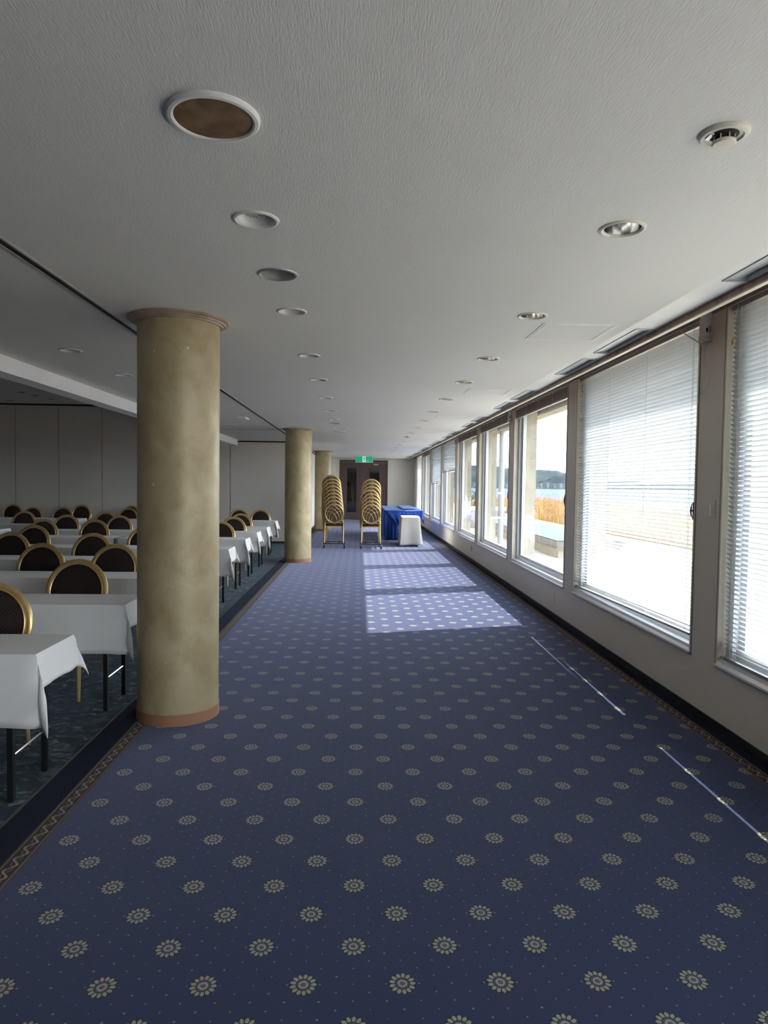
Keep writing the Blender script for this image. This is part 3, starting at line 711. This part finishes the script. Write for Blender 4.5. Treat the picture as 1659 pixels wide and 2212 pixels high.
def make_chair():
    c = thing('banquet_chair', (0, 0, 0), '', 'chair')
    rbox('seat', -.192, .192, -.225, .175, .385, .452, .022, M['seat'], c)
    MB().box(-.2, .2, -.225, -.2, .36, .386).box(-.2, .2, .16, .185, .36, .386).box(-.2, -.178, -.2, .16, .36, .386).box(.178, .2, -.2, .16, .36, .386).build('seat_frame', M['gold'], c)
    for s_ in (-1, 1):
        MB().tube([(s_*.196, -.205, .40), (s_*.198, -.21, .2), (s_*.2, -.22, 0)], [.019, .0165, .0105], 10).build('leg', M['gold'], c)
    for s_ in (-1, 1):
        j = bp(s_*.170, -.150, .0)
        MB().tube([(s_*.215, .225, 0), (s_*.213, .195, .22), (s_*.212, .185, .40), (s_*.212, .19, .455), (s_*.198, .205, .49), tuple(j)], [.0105, .0125, .014, .014, .014, .013], 10).build('leg', M['gold'], c)
    n = 44
    el = [bp(.207*math.cos(2*PI*i/n), .220*math.sin(2*PI*i/n), 0) for i in range(n)]
    MB().tube(el, .0145, 10, True, flat=1.45).build('back_frame', M['gold'], c)
    MB().tube([bp(.189*math.cos(2*PI*i/n), .202*math.sin(2*PI*i/n), -.014) for i in range(n)], .005, 6, True).build('piping', M['gold'], c)
    def dome(w0, h, sgn, mat, name, a=.196, b=.209):
        v = [tuple(bp(0, 0, w0 + sgn*h))]; f = []; R = (.35, .65, .88, 1.0); nn = 36
        for r in R:
            for i in range(nn): v.append(tuple(bp(a*r*math.cos(2*PI*i/nn), b*r*math.sin(2*PI*i/nn), w0 + sgn*h*(1 - r**4))))
        for i in range(nn): f.append((0, 1 + i, 1 + (i + 1) % nn))
        for q in range(len(R) - 1):
            for i in range(nn):
                k = (i + 1) % nn; f.append((1 + q*nn + i, 1 + (q + 1)*nn + i, 1 + (q + 1)*nn + k, 1 + q*nn + k))
        return MB().add(v, f).build(name, mat, c, 60)
    dome(-.006, .018, -1, M['pad'], 'backrest')
    dome(.006, .004, 1, M['back'], 'back_panel')
    lat = MB()
    for s_ in (-1, 1):
        for P in ([(.055, -.196), (.062, -.14), (.03, -.055), (0, -.005), (-.06, .035), (-.125, .052), (-.193, .058)],
                  [(.10, -.176), (.115, -.10), (.095, -.01), (.05, .055), (0, .098), (-.06, .128), (-.155, .135)],
                  [(.148, -.138), (.163, -.07), (.152, .01), (.115, .09), (.055, .148), (0, .203)]):
            lat.tube([tuple(bp(s_*q[0], q[1], .0125)) for q in catmull([(a, b, 0) for a, b in P], 5)], .0066, 6)
    lat.build('lattice', M['gold_paint'], c)
    return c
chair = make_chair()
rows = [(3.155, 3.575, -1.466), (4.42, 4.86, -1.495), (5.62, 6.07, -1.51), (6.885, 7.32, -1.53), (8.17, 8.58, -1.54), (9.60, 9.985, -1.578), (10.93, 11.28, -1.612), (12.16, 12.56, -1.625), (14.15, 14.60, -1.72)]
# (row, x of the backrest, y of the backrest top, turn)
ch = [(0, -2.06, 3.96, .02), (1, -2.08, 5.17, 0), (1, -2.88, 5.2, .03), (2, -2.25, 6.44, 0), (2, -2.93, 6.44, -.03), (3, -2.95, 7.74, .02), (3, -3.86, 7.76, 0),
      (4, -2.74, 8.95, .04), (4, -4.2, 9.0, -.05), (5, -2.07, 10.36, .0), (5, -3.95, 10.42, 0), (5, -4.7, 10.42, .03), (6, -2.13, 11.72, -.02), (6, -4.03, 11.72, 0), (6, -4.9, 11.72, .04),
      (7, -2.21, 12.98, .03), (7, -4.72, 12.98, 0), (7, -6.2, 12.95, .0), (8, -2.15, 15.1, 0), (8, -2.6, 15.12, .06), (8, -5.0, 15.05, -.04), (8, -6.38, 15.05, .03), (8, -7.0, 15.0, .0)]
first = True; cnt = {}
tot = {r: sum(1 for q in ch if q[0] == r) for r in range(9)}
for r, x, y, a in sorted(ch, key=lambda q: (q[0], -q[1])):
    i = cnt.get(r, 0); cnt[r] = i + 1
    pos = 'the only one there' if tot[r] == 1 else ['nearest the corridor', 'second from the corridor', 'third from the corridor', 'fourth from the corridor', 'fifth from the corridor'][i]
    place(chair, first, (x, y - .30, 0), 'gold round-back chair behind the %s white table row, %s' % (ORD[r], pos), 'chairs at the white tables', a); first = False
for i, (x, y, a, lb) in enumerate(((-6.50, 16.42, .12, 'gold round-back chair pushed against the panel wall, in front of a panel joint'), (-8.08, 16.42, .15, 'gold round-back chair against the panel wall at the far left edge'), (-5.42, 16.42, -.15, 'gold round-back chair against the panel wall half hidden behind the nearest column'))):
    place(chair, False, (x, y - .30, 0), lb, 'chairs against the panel wall', a)
# stacks on dollies
def dolly(x, y, label):
    d = thing('chair_dolly', (x, y, 0), label, 'dolly', 'wheeled dollies under the chair stacks', .02)
    MB().box(-.25, .25, -.25, -.225, .105, .128).box(-.25, .25, .225, .25, .105, .128).box(-.25, -.225, -.225, .225, .105, .128).box(.225, .25, -.225, .225, .105, .128).build('frame', M['black'], d)
    MB().box(-.09, .09, -.252, -.226, .129, .136).box(-.09, .09, .226, .252, .129, .136).build('plate', M['steel'], d)
    for sx in (-1, 1):
        for sy in (-1, 1):
            f = MB().box(sx*.235 - .022, sx*.235 + .022, sy*.235 - .02, sy*.235 + .02, .096, .105).box(sx*.235 - .02, sx*.235 - .014, sy*.235 - .015, sy*.235 + .02, .03, .097).box(sx*.235 + .014, sx*.235 + .02, sy*.235 - .015, sy*.235 + .02, .03, .097).build('caster_fork', M['chrome'], d)
            wv = MB().lathe([(.0, -.011), (.03, -.011), (.037, -.008), (.037, .008), (.03, .011), (0, .011)], 20).build('wheel', M['rubber'], f)
            wv.rotation_euler = (0, PI/2, .3*sx); wv.location = (sx*.235, sy*.235 + .008, .037)
SN = ['bottom', 'second', 'third', 'fourth', 'fifth', 'sixth', 'seventh', 'eighth', 'ninth']
for nm, x0, y0, N, lean in (('left', -.565, 16.02, 9, -.0105), ('right', .283, 15.98, 8, .0)):
    dolly(x0, y0, 'black wheeled dolly under the %s stack of gold chairs' % nm)
    for i in range(N):
        dx = lean*i + random.gauss(0, .0012)
        if nm == 'right' and i == 4: dx -= .03
        place(chair, False, (x0 + dx, y0 + .012*0 + .036*i, .129 + .0826*i), 'gold lattice-back stacking chair, %s from the floor in the %s stack on a dolly' % (SN[i] if i < N - 1 else 'topmost', nm), 'stacked gold chairs on the %s dolly' % nm, PI)

# ---------------------------------------------------------------- tables with cloths
def drape(name, x0, x1, y0, y1, z, right_drop, left_drop, front, back, seed, label, group):
    rnd = random.Random(seed)
    ob = thing if False else None
    L = x1 - x0; D = y1 - y0; cx, cy = (x0 + x1)/2, (y0 + y1)/2
    def axis(n, lo, hi, dn_, up_):
        a = [lo - dn_ + dn_*i/n for i in range(n)] if dn_ else []
        m2 = 26 if hi - lo > 1 else 8
        b = [lo + (hi - lo)*i/m2 for i in range(m2 + 1)]
        c = [hi + up_*i/n for i in range(1, n + 1)] if up_ else []
        return a + b + c
    us = axis(9, -L/2, L/2, left_drop, right_drop); vs_ = axis(9, -D/2, D/2, front, back)
    ph = [rnd.uniform(0, 6.28) for _ in range(8)]
    def pt(u, v):
        ou = max(0, u - L/2); ol = max(0, -L/2 - u); of = max(0, -D/2 - v); ob_ = max(0, v - D/2)
        a = ou or ol; b = of or ob_; sx = 1 if ou else -1; sy = -1 if of else 1
        x = max(-L/2, min(L/2, u)); y = max(-D/2, min(D/2, v)); zz = 0
        if a and not b:
            f = a/.2; k = .016*math.sin(v*16 + ph[0])*f + .010*math.sin(v*31 + ph[1])*f
            x += sx*(.006 + a*.06 + max(-.004, k*.6)); zz = -a*.985; y += 0.012*math.sin(a*20 + ph[2])*f
        elif b and not a:
            f = b/.33; k = .010*math.sin(u*7 + ph[3])*f + .006*math.sin(u*19 + ph[4])*f
            y += sy*(.005 + b*.04 + max(-.008*f, k)); zz = -b*.99
        elif a and b:
            r = math.hypot(a, b); t = math.atan2(b, a)/(PI/2)
            s_ = math.sin(PI*t)**1.15; o_ = r*(.04 + .20*s_*min(1, r/.12))
            dirx = (1 - t)*.85 + .18; diry = t*.55 + .08
            q = math.hypot(dirx, diry); x += sx*(.006 + o_*dirx/q + r*.05); y += sy*(.005 + o_*diry/q)
            zz = -math.sqrt(max(0, r*r - o_*o_*.8)); y += .010*math.sin(r*24 + ph[5])*sy*t
        rr = .008
        return (x, y, z + zz - (rr if (a or b) else 0)*0)
    nu, nv = len(us), len(vs_)
    v = [pt(u, w_) for w_ in vs_ for u in us]; f = [(j*nu + i, j*nu + i + 1, (j + 1)*nu + i + 1, (j + 1)*nu + i) for j in range(nv - 1) for i in range(nu - 1)]
    o = MB().add(v, f).build(name, M['cloth'], None, 40, (cx, cy, 0))
    md = o.modifiers.new('t', 'SOLIDIFY'); md.thickness = .003; md.offset = -1
    return tag(o, label, 'tablecloth', group)
def make_table():
    t = thing('folding_table', (0, 0, 0), '', 'table')
    MB().box(-.885, .885, -.195, .195, .665, .690).build('table_top', M['black'], t)
    for sx in (-1, 1):
        for sy in (-1, 1):
            MB().box(sx*.765 - .013, sx*.765 + .013, sy*.17 - .013, sy*.17 + .013, 0, .665).build('leg', M['black'], t)
        MB().tube([(sx*.765, -.155, .21), (sx*.765, .155, .21)], .006, 6).build('brace', M['chrome'], t)
        MB().box(sx*.765 - .012, sx*.765 + .012, -.155, .155, .61, .635).build('cross_bar', M['black'], t)
    return t
table = make_table(); first = True
for r, (y0, y1, xr) in enumerate(rows):
    cy = (y0 + y1)/2; y0, y1 = cy - .212, cy + .212
    segs = [(xr - 1.8, xr, 'at the corridor end', .17, 0), (xr - 3.605, xr - 1.805, 'beside the aisle end', 0, .17)]
    if r >= 5: segs.append((-5.62 - 1.8 - .03*(r - 5), -5.62 - .03*(r - 5), 'beyond the aisle end', .17, .0))
    for j, (a, b, nm, rd, ld) in enumerate(segs):
        place(table, first, ((a + b)/2, cy, 0), 'black-legged folding table under the cloth %s of the %s row' % (nm, ORD[r]), 'folding tables in rows'); first = False
        drape('tablecloth', a + .002, b - .002, y0 + .004, y1 - .004, .70, rd + random.uniform(-.01, .02), ld, .325 + random.uniform(-.015, .015), .15, r*7 + j, 'white tablecloth over the table %s of the %s row' % (nm, ORD[r]), 'white tablecloths')

# ---------------------------------------------------------------- blue covered tables and white covered cart
BX0, BX1, BY0, BY1, BZ = .665, 1.665, 17.7, 21.5, .82
for i, (a, b) in enumerate(((17.74, 19.58), (19.60, 21.44))):
    t = thing('long_table', ((BX0 + BX1)/2, (a + b)/2, 0), ['table under the front half of the blue cloth', 'table under the rear half of the blue cloth'][i], 'table', 'tables under the blue cloth')
    h = (b - a)/2
    MB().box(-.48, .48, -h, h, .78, .81).build('table_top', M['black'], t)
    for sx in (-.43, .43):
        for sy in (-h + .10, h - .10): MB().tube([(sx, sy, 0), (sx, sy, .78)], .016, 8).build('leg', M['chrome'], t)
    MB().tube([(-.43, -h + .10, .2), (.43, -h + .10, .2)], .009, 6).build('brace', M['chrome'], t)
def bluecover():
    mb = MB(); P = lambda x, y, z: (x, y, z)
    nx, ny = 30, 40
    # top with shallow ridges
    v = []; f = []
    for j in range(ny + 1):
        for i in range(nx + 1):
            x = BX0 + (BX1 - BX0)*i/nx; y = BY0 + (BY1 - BY0)*j/ny
            v.append((x, y, BZ + .006*math.sin(y*5 + .6*math.sin(x*4)) + .004*math.sin(x*9 + y)))
    f = [(j*(nx + 1) + i, j*(nx + 1) + i + 1, (j + 1)*(nx + 1) + i + 1, (j + 1)*(nx + 1) + i) for j in range(ny) for i in range(nx)]
    mb.add(v, f)
    def skirt(path, drops, out, fold):
        n = len(path); m2 = 12; v = []
        for i, ((x, y), d, (ox, oy)) in enumerate(zip(path, drops, out)):
            for k in range(m2 + 1):
                t = k/m2; q = fold*math.sin(i*1.1)*t + .02*t + .012*math.sin(i*.47 + 2)*t
                zz = BZ + .006*math.sin(y*5 + .6*math.sin(x*4)) + .004*math.sin(x*9 + y)
                v.append((x + ox*q, y + oy*q, zz - (d - .0)*t))
        mb.add(v, [(i*(m2 + 1) + k, (i + 1)*(m2 + 1) + k, (i + 1)*(m2 + 1) + k + 1, i*(m2 + 1) + k + 1) for i in range(n - 1) for k in range(m2)])
    n = 60
    skirt([(BX0, BY1 - (BY1 - BY0)*i/n) for i in range(n + 1)], [BZ - .035 + .008*math.sin(i*.4) for i in range(n + 1)], [(-1, 0)]*(n + 1), .012)
    n = 60; xs = [BX0 + (BX1 - BX0)*i/n for i in range(n + 1)]
    dr_ = [(BZ - .05 if x < BX0 + .375 else .23 + .02*math.sin(x*14)) for x in xs]
    skirt([(x, BY0) for x in xs if x < BX0 + .375], dr_[:sum(x < BX0 + .375 for x in xs)], [(0, -1)]*sum(x < BX0 + .375 for x in xs), .016)
    k0 = sum(x < BX0 + .375 for x in xs) - 1
    skirt([(x, BY0) for x in xs[k0:]], [.23 + .01*math.sin(i*.9) for i in range(n + 1 - k0)], [(0, -1)]*(n + 1 - k0), .014)
    n = 50
    skirt([(BX1, BY0 + (BY1 - BY0)*i/n) for i in range(n + 1)], [.25 + .15*max(0, 1 - i/6) + .012*math.sin(i) for i in range(n + 1)], [(1, 0)]*(n + 1), .014)
    skirt([(BX1 - (BX1 - BX0)*i/20, BY1) for i in range(21)], [.4]*21, [(0, 1)]*21, .012)
    o = mb.build('blue_tablecloth', M['blue'], None, 60); md = o.modifiers.new('t', 'SOLIDIFY'); md.thickness = .003
    tag(o, 'royal blue cloth draped over the long tables by the windows', 'tablecloth')
    fl = MB(); rowsn = 14; cols = 14; v = []
    for j in range(rowsn + 1):
        t = j/rowsn
        for i in range(cols + 1):
            s_ = i/cols; xl = BX0 + .02 + .30*t; xr_ = BX0 + .41; x = xl + (xr_ - xl)*s_
            v.append((x, BY0 - .030 - .02*t - .016*math.sin(s_*11)*t, BZ + .004 - .37*t*(1 - .05*s_)))
    fl.add(v, [(j*(cols + 1) + i, j*(cols + 1) + i + 1, (j + 1)*(cols + 1) + i + 1, (j + 1)*(cols + 1) + i) for j in range(rowsn) for i in range(cols)])
    q = fl.build('folded_flap', M['blue'], o, 60); md = q.modifiers.new('t', 'SOLIDIFY'); md.thickness = .004
    MB().box(1.20, 1.56, 18.4, 21.3, BZ + .012, BZ + .022).build('folded_layer', M['blue'], o)
bluecover()
ct = thing('covered_cart', (1.27, 16.98, 0), 'small cart under a white cloth on black casters, in front of the blue table', 'cart', None, -.03)
rbox('cart_body', -.20, .20, -.50, .50, .09, .69, .01, M['alu_grey'], ct, 1)
for sx in (-.17, .17):
    for sy in (-.46, .46):
        f = MB().box(sx - .015, sx + .015, sy - .012, sy + .012, .05, .09).build('caster_fork', M['steel'], ct)
        q = MB().lathe([(0, -.01), (.024, -.01), (.028, -.006), (.028, .006), (.024, .01), (0, .01)], 18).build('wheel', M['rubber'], f); q.rotation_euler = (0, PI/2, 0); q.location = (sx, sy, .028)
def cartcloth():
    mb = MB(); hx, hy, zt = .212, .52, .705; n = 96; m2 = 14
    pts = []
    per = [(-hx, -hy), (hx, -hy), (hx, hy), (-hx, hy)]; Ls = [2*hx, 2*hy, 2*hx, 2*hy]; tot_ = sum(Ls)
    for i in range(n):
        s_ = tot_*i/n; k = 0
        while s_ > Ls[k]: s_ -= Ls[k]; k += 1
        a, b = per[k], per[(k + 1) % 4]; t = s_/Ls[k]; x = a[0] + (b[0] - a[0])*t; y = a[1] + (b[1] - a[1])*t
        nx, ny = [(0, -1), (1, 0), (0, 1), (-1, 0)][k]; e = min(t, 1 - t)*Ls[k]; cn = max(0, 1 - e/.16)
        pts.append((x, y, nx, ny, cn, i))
    v = []
    for x, y, nx, ny, cn, i in pts:
        sx, sy = math.copysign(1, x), math.copysign(1, y)
        for k in range(m2 + 1):
            t = k/m2; d = .012 + t*(.022 + .018*math.sin(i*.62 + 1.1*math.sin(t*2 + i*.13))*(1 - .6*cn)) + .008*math.sin(i*.21 + t*5)*t ; c_ = cn**1.5*t*.055
            v.append((x + nx*d + sx*c_*.7, y + ny*d + sy*c_*.7, zt - .004*(k > 0) - t*(.645 + .03*cn + .012*math.sin(i*.33))))
    f = [(i*(m2 + 1) + k, ((i + 1) % n)*(m2 + 1) + k, ((i + 1) % n)*(m2 + 1) + k + 1, i*(m2 + 1) + k + 1) for i in range(n) for k in range(m2)]
    f.append(tuple(i*(m2 + 1) for i in range(n)))
    mb.add(v, f); o = mb.build('cloth_cover', M['cloth2'], ct, 50); md = o.modifiers.new('t', 'SOLIDIFY'); md.thickness = .003
cartcloth()

# ---------------------------------------------------------------- outside: veranda, terrace, shore
ZV = .36
ver = MB().box(XO, 2.86, YB, 32, .1, ZV).build('veranda', M['out_white']); tag(ver, 'narrow white veranda ledge outside the windows', 'veranda', None, 'structure')
MB().box(2.86, 2.92, YB, 32, .1, ZV + .012).build('kerb', M['white_face'], ver)
obm = MB().box(2.60, 2.78, YB, 32, 2.53, 3.2).box(XO, 2.60, YB, 32, 2.60, 2.72).build('trim_5', M['pillar']); tag(obm, 'outside eaves beam above the windows', 'beam', None, 'structure')
for i, k in enumerate(range(-1, 8)):
    y0 = WS + WP_*k + WW - .02
    p = MB().box(XO, 2.565, y0, y0 + .37, ZV, 2.60).build('outer_pier', M['pillar']); tag(p, 'weathered beige pier outside the glass, after the %s window' % ['nearest', 'second', 'third', 'fourth', 'fifth', 'sixth', 'seventh', 'eighth', 'ninth'][i], 'pier', 'weathered piers outside', 'structure')
dp = thing('drain_pipe', (2.70, 12.95, ZV), 'white vertical drain pipe outside the fourth window', 'pipe')
MB().lathe([(.054, 0), (.054, 2.17)], 24).build('pipe', M['pipe'], dp)
MB().lathe([(.055, .98), (.064, .98), (.064, 1.02), (.055, 1.02)], 24).build('bracket', M['alu'], dp)
gr = MB().box(2.92, 8, -8, 60, -.4, 0).build('terrace', M['out_beige']); tag(gr, 'sunlit beige terrace floor beside the veranda', 'terrace', None, 'structure')
pl = thing('raised_pool', (4.2, 14.22, 0), 'raised beige pool edge with grey coping and pale blue top', 'pool')
MB().box(0, 1.25, 0, 9.0, 0, .17).build('wall', M['out_beige'], pl)
MB().box(-.06, 1.31, -.06, 9.06, .17, .20).build('ledge', M['out_grey'], pl)
cpg = MB(); a, b = (-.03, 1.28, -.03, 9.03, .20), (-.26, 1.45, -.26, 9.2, .345)
cpg.add([(a[0], a[2], a[4]), (a[1], a[2], a[4]), (a[1], a[3], a[4]), (a[0], a[3], a[4]), (b[0] + .2, b[2] + .2, b[4]), (b[1], b[2] + .2, b[4]), (b[1], b[3], b[4]), (b[0] + .2, b[3], b[4])], [(0, 1, 5, 4), (1, 2, 6, 5), (2, 3, 7, 6), (3, 0, 4, 7), (0, 3, 2, 1), (4, 5, 6, 7)])
cpg.build('coping', M['out_grey'], pl); MB().box(-.04, 1.43, -.04, 9.18, .346, .366).build('top_sheet', M['pool'], pl)
MB().box(.3, .31, -.04, 9.18, .366, .368).box(.7, .71, -.04, 9.18, .366, .368).build('seam', M['out_grey'], pl)
wbx = thing('white_block', (4.25, 24.0, 0), 'low white wall block below the cycad palm', 'block')
MB().box(-.3, .9, 0, .6, 0, .62).build('base', M['out_beige'], wbx); MB().box(-.34, .94, -.04, .64, .62, .74).build('cap', M['white_face'], wbx)
cy_ = thing('cycad', (4.75, 27.0, 0), 'dark green cycad palm seen through the fifth window', 'plant')
MB().lathe([(.20, 0), (.22, .5), (.19, .85), (.12, .95)], 14, (0, 0, 0), True, True).build('trunk', M['trunk'], cy_)
for i in range(26):
    a = i*2.4; el_ = .25 + .9*(i/26); L = 1.0
    mb = MB(); spn = [Vector((math.cos(a)*t*L*math.cos(el_), math.sin(a)*t*L*math.cos(el_), .92 + t*L*math.sin(el_) - .55*t*t*L)) for t in [j/8 for j in range(9)]]
    mb.tube(spn, .008, 4); sd = Vector((-math.sin(a), math.cos(a), 0))
    for j in range(1, 9):
        for s_ in (-1, 1):
            p = spn[j]; t = (spn[j] - spn[j - 1]).normalized(); q = p + sd*s_*.17*(1.1 - .07*j) + t*.08 - Vector((0, 0, .03)); mb.add([p - t*.022, p + t*.022, q, q - Vector((0, 0, .004))], [(0, 1, 2), (0, 2, 3), (0, 3, 1)])
    mb.build('frond', M['leaf'], cy_)
sh = MB().box(8, 40, -30, 90, -1.4, -.55).build('shore_ground', M['ground']); tag(sh, 'sandy ground under the reeds', 'ground', None, 'structure')
rv, rf = [], []; rnd = random.Random(3)
for i in range(9000):
    t = rnd.random(); x = 8.2 + 7.5*rnd.random()**1.3; y = -2 + 62*rnd.random(); h = 1.05 + .16*rnd.random() + .05*math.sin(y*.7) + .02*(x - 8); a = rnd.uniform(0, PI); wv = .012 + .012*rnd.random()
    lx, ly = rnd.gauss(0, .10), rnd.gauss(0, .10); c, s_ = math.cos(a)*wv, math.sin(a)*wv; z0 = -.55; b = len(rv)
    rv += [(x - c, y - s_, z0), (x + c, y + s_, z0), (x + lx*.4 + c, y + ly*.4 + s_, z0 + h*.6), (x + lx*.4 - c, y + ly*.4 - s_, z0 + h*.6), (x + lx, y + ly, z0 + h)]
    rf += [(b, b + 1, b + 2, b + 3), (b + 3, b + 2, b + 4)]
rd_ = MB().add(rv, rf).build('reeds', M['reed']); tag(rd_, 'belt of dry golden reeds between the pool and the sea', 'reeds', None, 'stuff')
sea = MB().box(40, 4000, -3000, 1420, -4.3, -4).box(-4000, 40, 60, 1420, -4.3, -4).build('sea', M['sea']); tag(sea, 'pale blue bay beyond the reeds', 'sea', None, 'structure')
def hill(name, prof, y0, y1, mat, label, seed):
    rnd = random.Random(seed); mb = MB(); nx, ny = 150, 16; v = []
    xs0, xs1 = prof[0][0], prof[-1][0]
    for j in range(ny + 1):
        t = j/ny
        for i in range(nx + 1):
            x = xs0 + (xs1 - xs0)*i/nx; k = 0
            while k < len(prof) - 2 and x > prof[k + 1][0]: k += 1
            (xa, za), (xb, zb) = prof[k], prof[k + 1]; u = (x - xa)/(xb - xa); u = u*u*(3 - 2*u); h = za + (zb - za)*u
            g = math.sin(PI*min(1, t*1.0 + .0))**.75 if 0 < t < 1 else 0
            rdg = .86 + .14*math.sin(x*.045 + 3*t + seed) * (1 - abs(2*t - 1))
            z = -4.2 + (h + 4)*g*(rdg if t < .5 else 1) + (rnd.random() - .5)*2.2*g
            v.append((x, y0 + (y1 - y0)*t, z))
    mb.add(v, [(j*(nx + 1) + i, j*(nx + 1) + i + 1, (j + 1)*(nx + 1) + i + 1, (j + 1)*(nx + 1) + i) for j in range(ny) for i in range(nx)])
    return tag(mb.build(name, mat, None, 80), label, 'hill')
hill('hill', [(-400, 45), (150, 56), (268, 62), (307, 58), (375, 57), (400, 51), (480, 48), (545, 47), (580, 38), (700, 22), (900, 16), (1200, 26), (1700, 8)], 1650, 2150, M['hill'], 'long wooded hill across the bay', 2)
hill('hill', [(385, -4), (420, 14), (455, 28), (480, 33), (505, 30), (540, 20), (600, 6), (660, -4)], 1450, 1645, M['hill2'], 'nearer dark wooded knoll across the bay', 5)
rnd = random.Random(11); hm = []
for q in range(4):
    a, b, h, r_ = 2.2 + q*.35, 2.2 + q*.2, 2.8 + q*.4, 1.4
    mb = MB().box(-a, a, -b, b, 0, h); mb.k = 1; mb.add([(-a - .3, -b - .3, h), (a + .3, -b - .3, h), (a + .3, b + .3, h), (-a - .3, b + .3, h), (-a - .2, 0, h + r_), (a + .2, 0, h + r_)], [(0, 1, 5, 4), (2, 3, 4, 5), (1, 2, 5), (3, 0, 4), (0, 3, 2, 1)])
    ob = mb.build('house', [M['house_wall'], M['house_roof']]); hm.append(ob.data); bpy.data.objects.remove(ob)
for i in range(110):
    ob = bpy.data.objects.new('house', hm[rnd.randrange(4)]); COL.objects.link(ob); q = i % 4
    k_ = rnd.uniform(.5, .95); ob.scale = (k_, k_, k_*rnd.uniform(.8, 1.3)); yy = 1389 + q*12 + rnd.uniform(-1.5, 4.5)
    ob.location = (190 + i*3.5 + rnd.uniform(-1, 1), yy, -3.7 + (yy - 1384)*.19 - .3); ob.rotation_euler[2] = rnd.uniform(-.4, .4)
    tag(ob, 'tiny pale house %s below the hill across the bay' % ['on the water front', 'just above the water front', 'halfway up the village slope', 'at the top of the village slope'][q], 'house', 'houses on the far shore')
fs = MB().add([(-600, 1380, -4.6), (2500, 1380, -4.6), (2500, 1448, -4.6), (-600, 1448, -4.6), (-600, 1382, -4.0), (2500, 1382, -4.0), (2500, 1444, 7.7), (-600, 1444, 7.7)], [(0, 1, 5, 4), (1, 2, 6, 5), (2, 3, 7, 6), (3, 0, 4, 7), (0, 3, 2, 1), (4, 5, 6, 7)]).build('far_shore', M['hill']); tag(fs, 'dark sloping far shore under the houses', 'shore', None, 'structure')
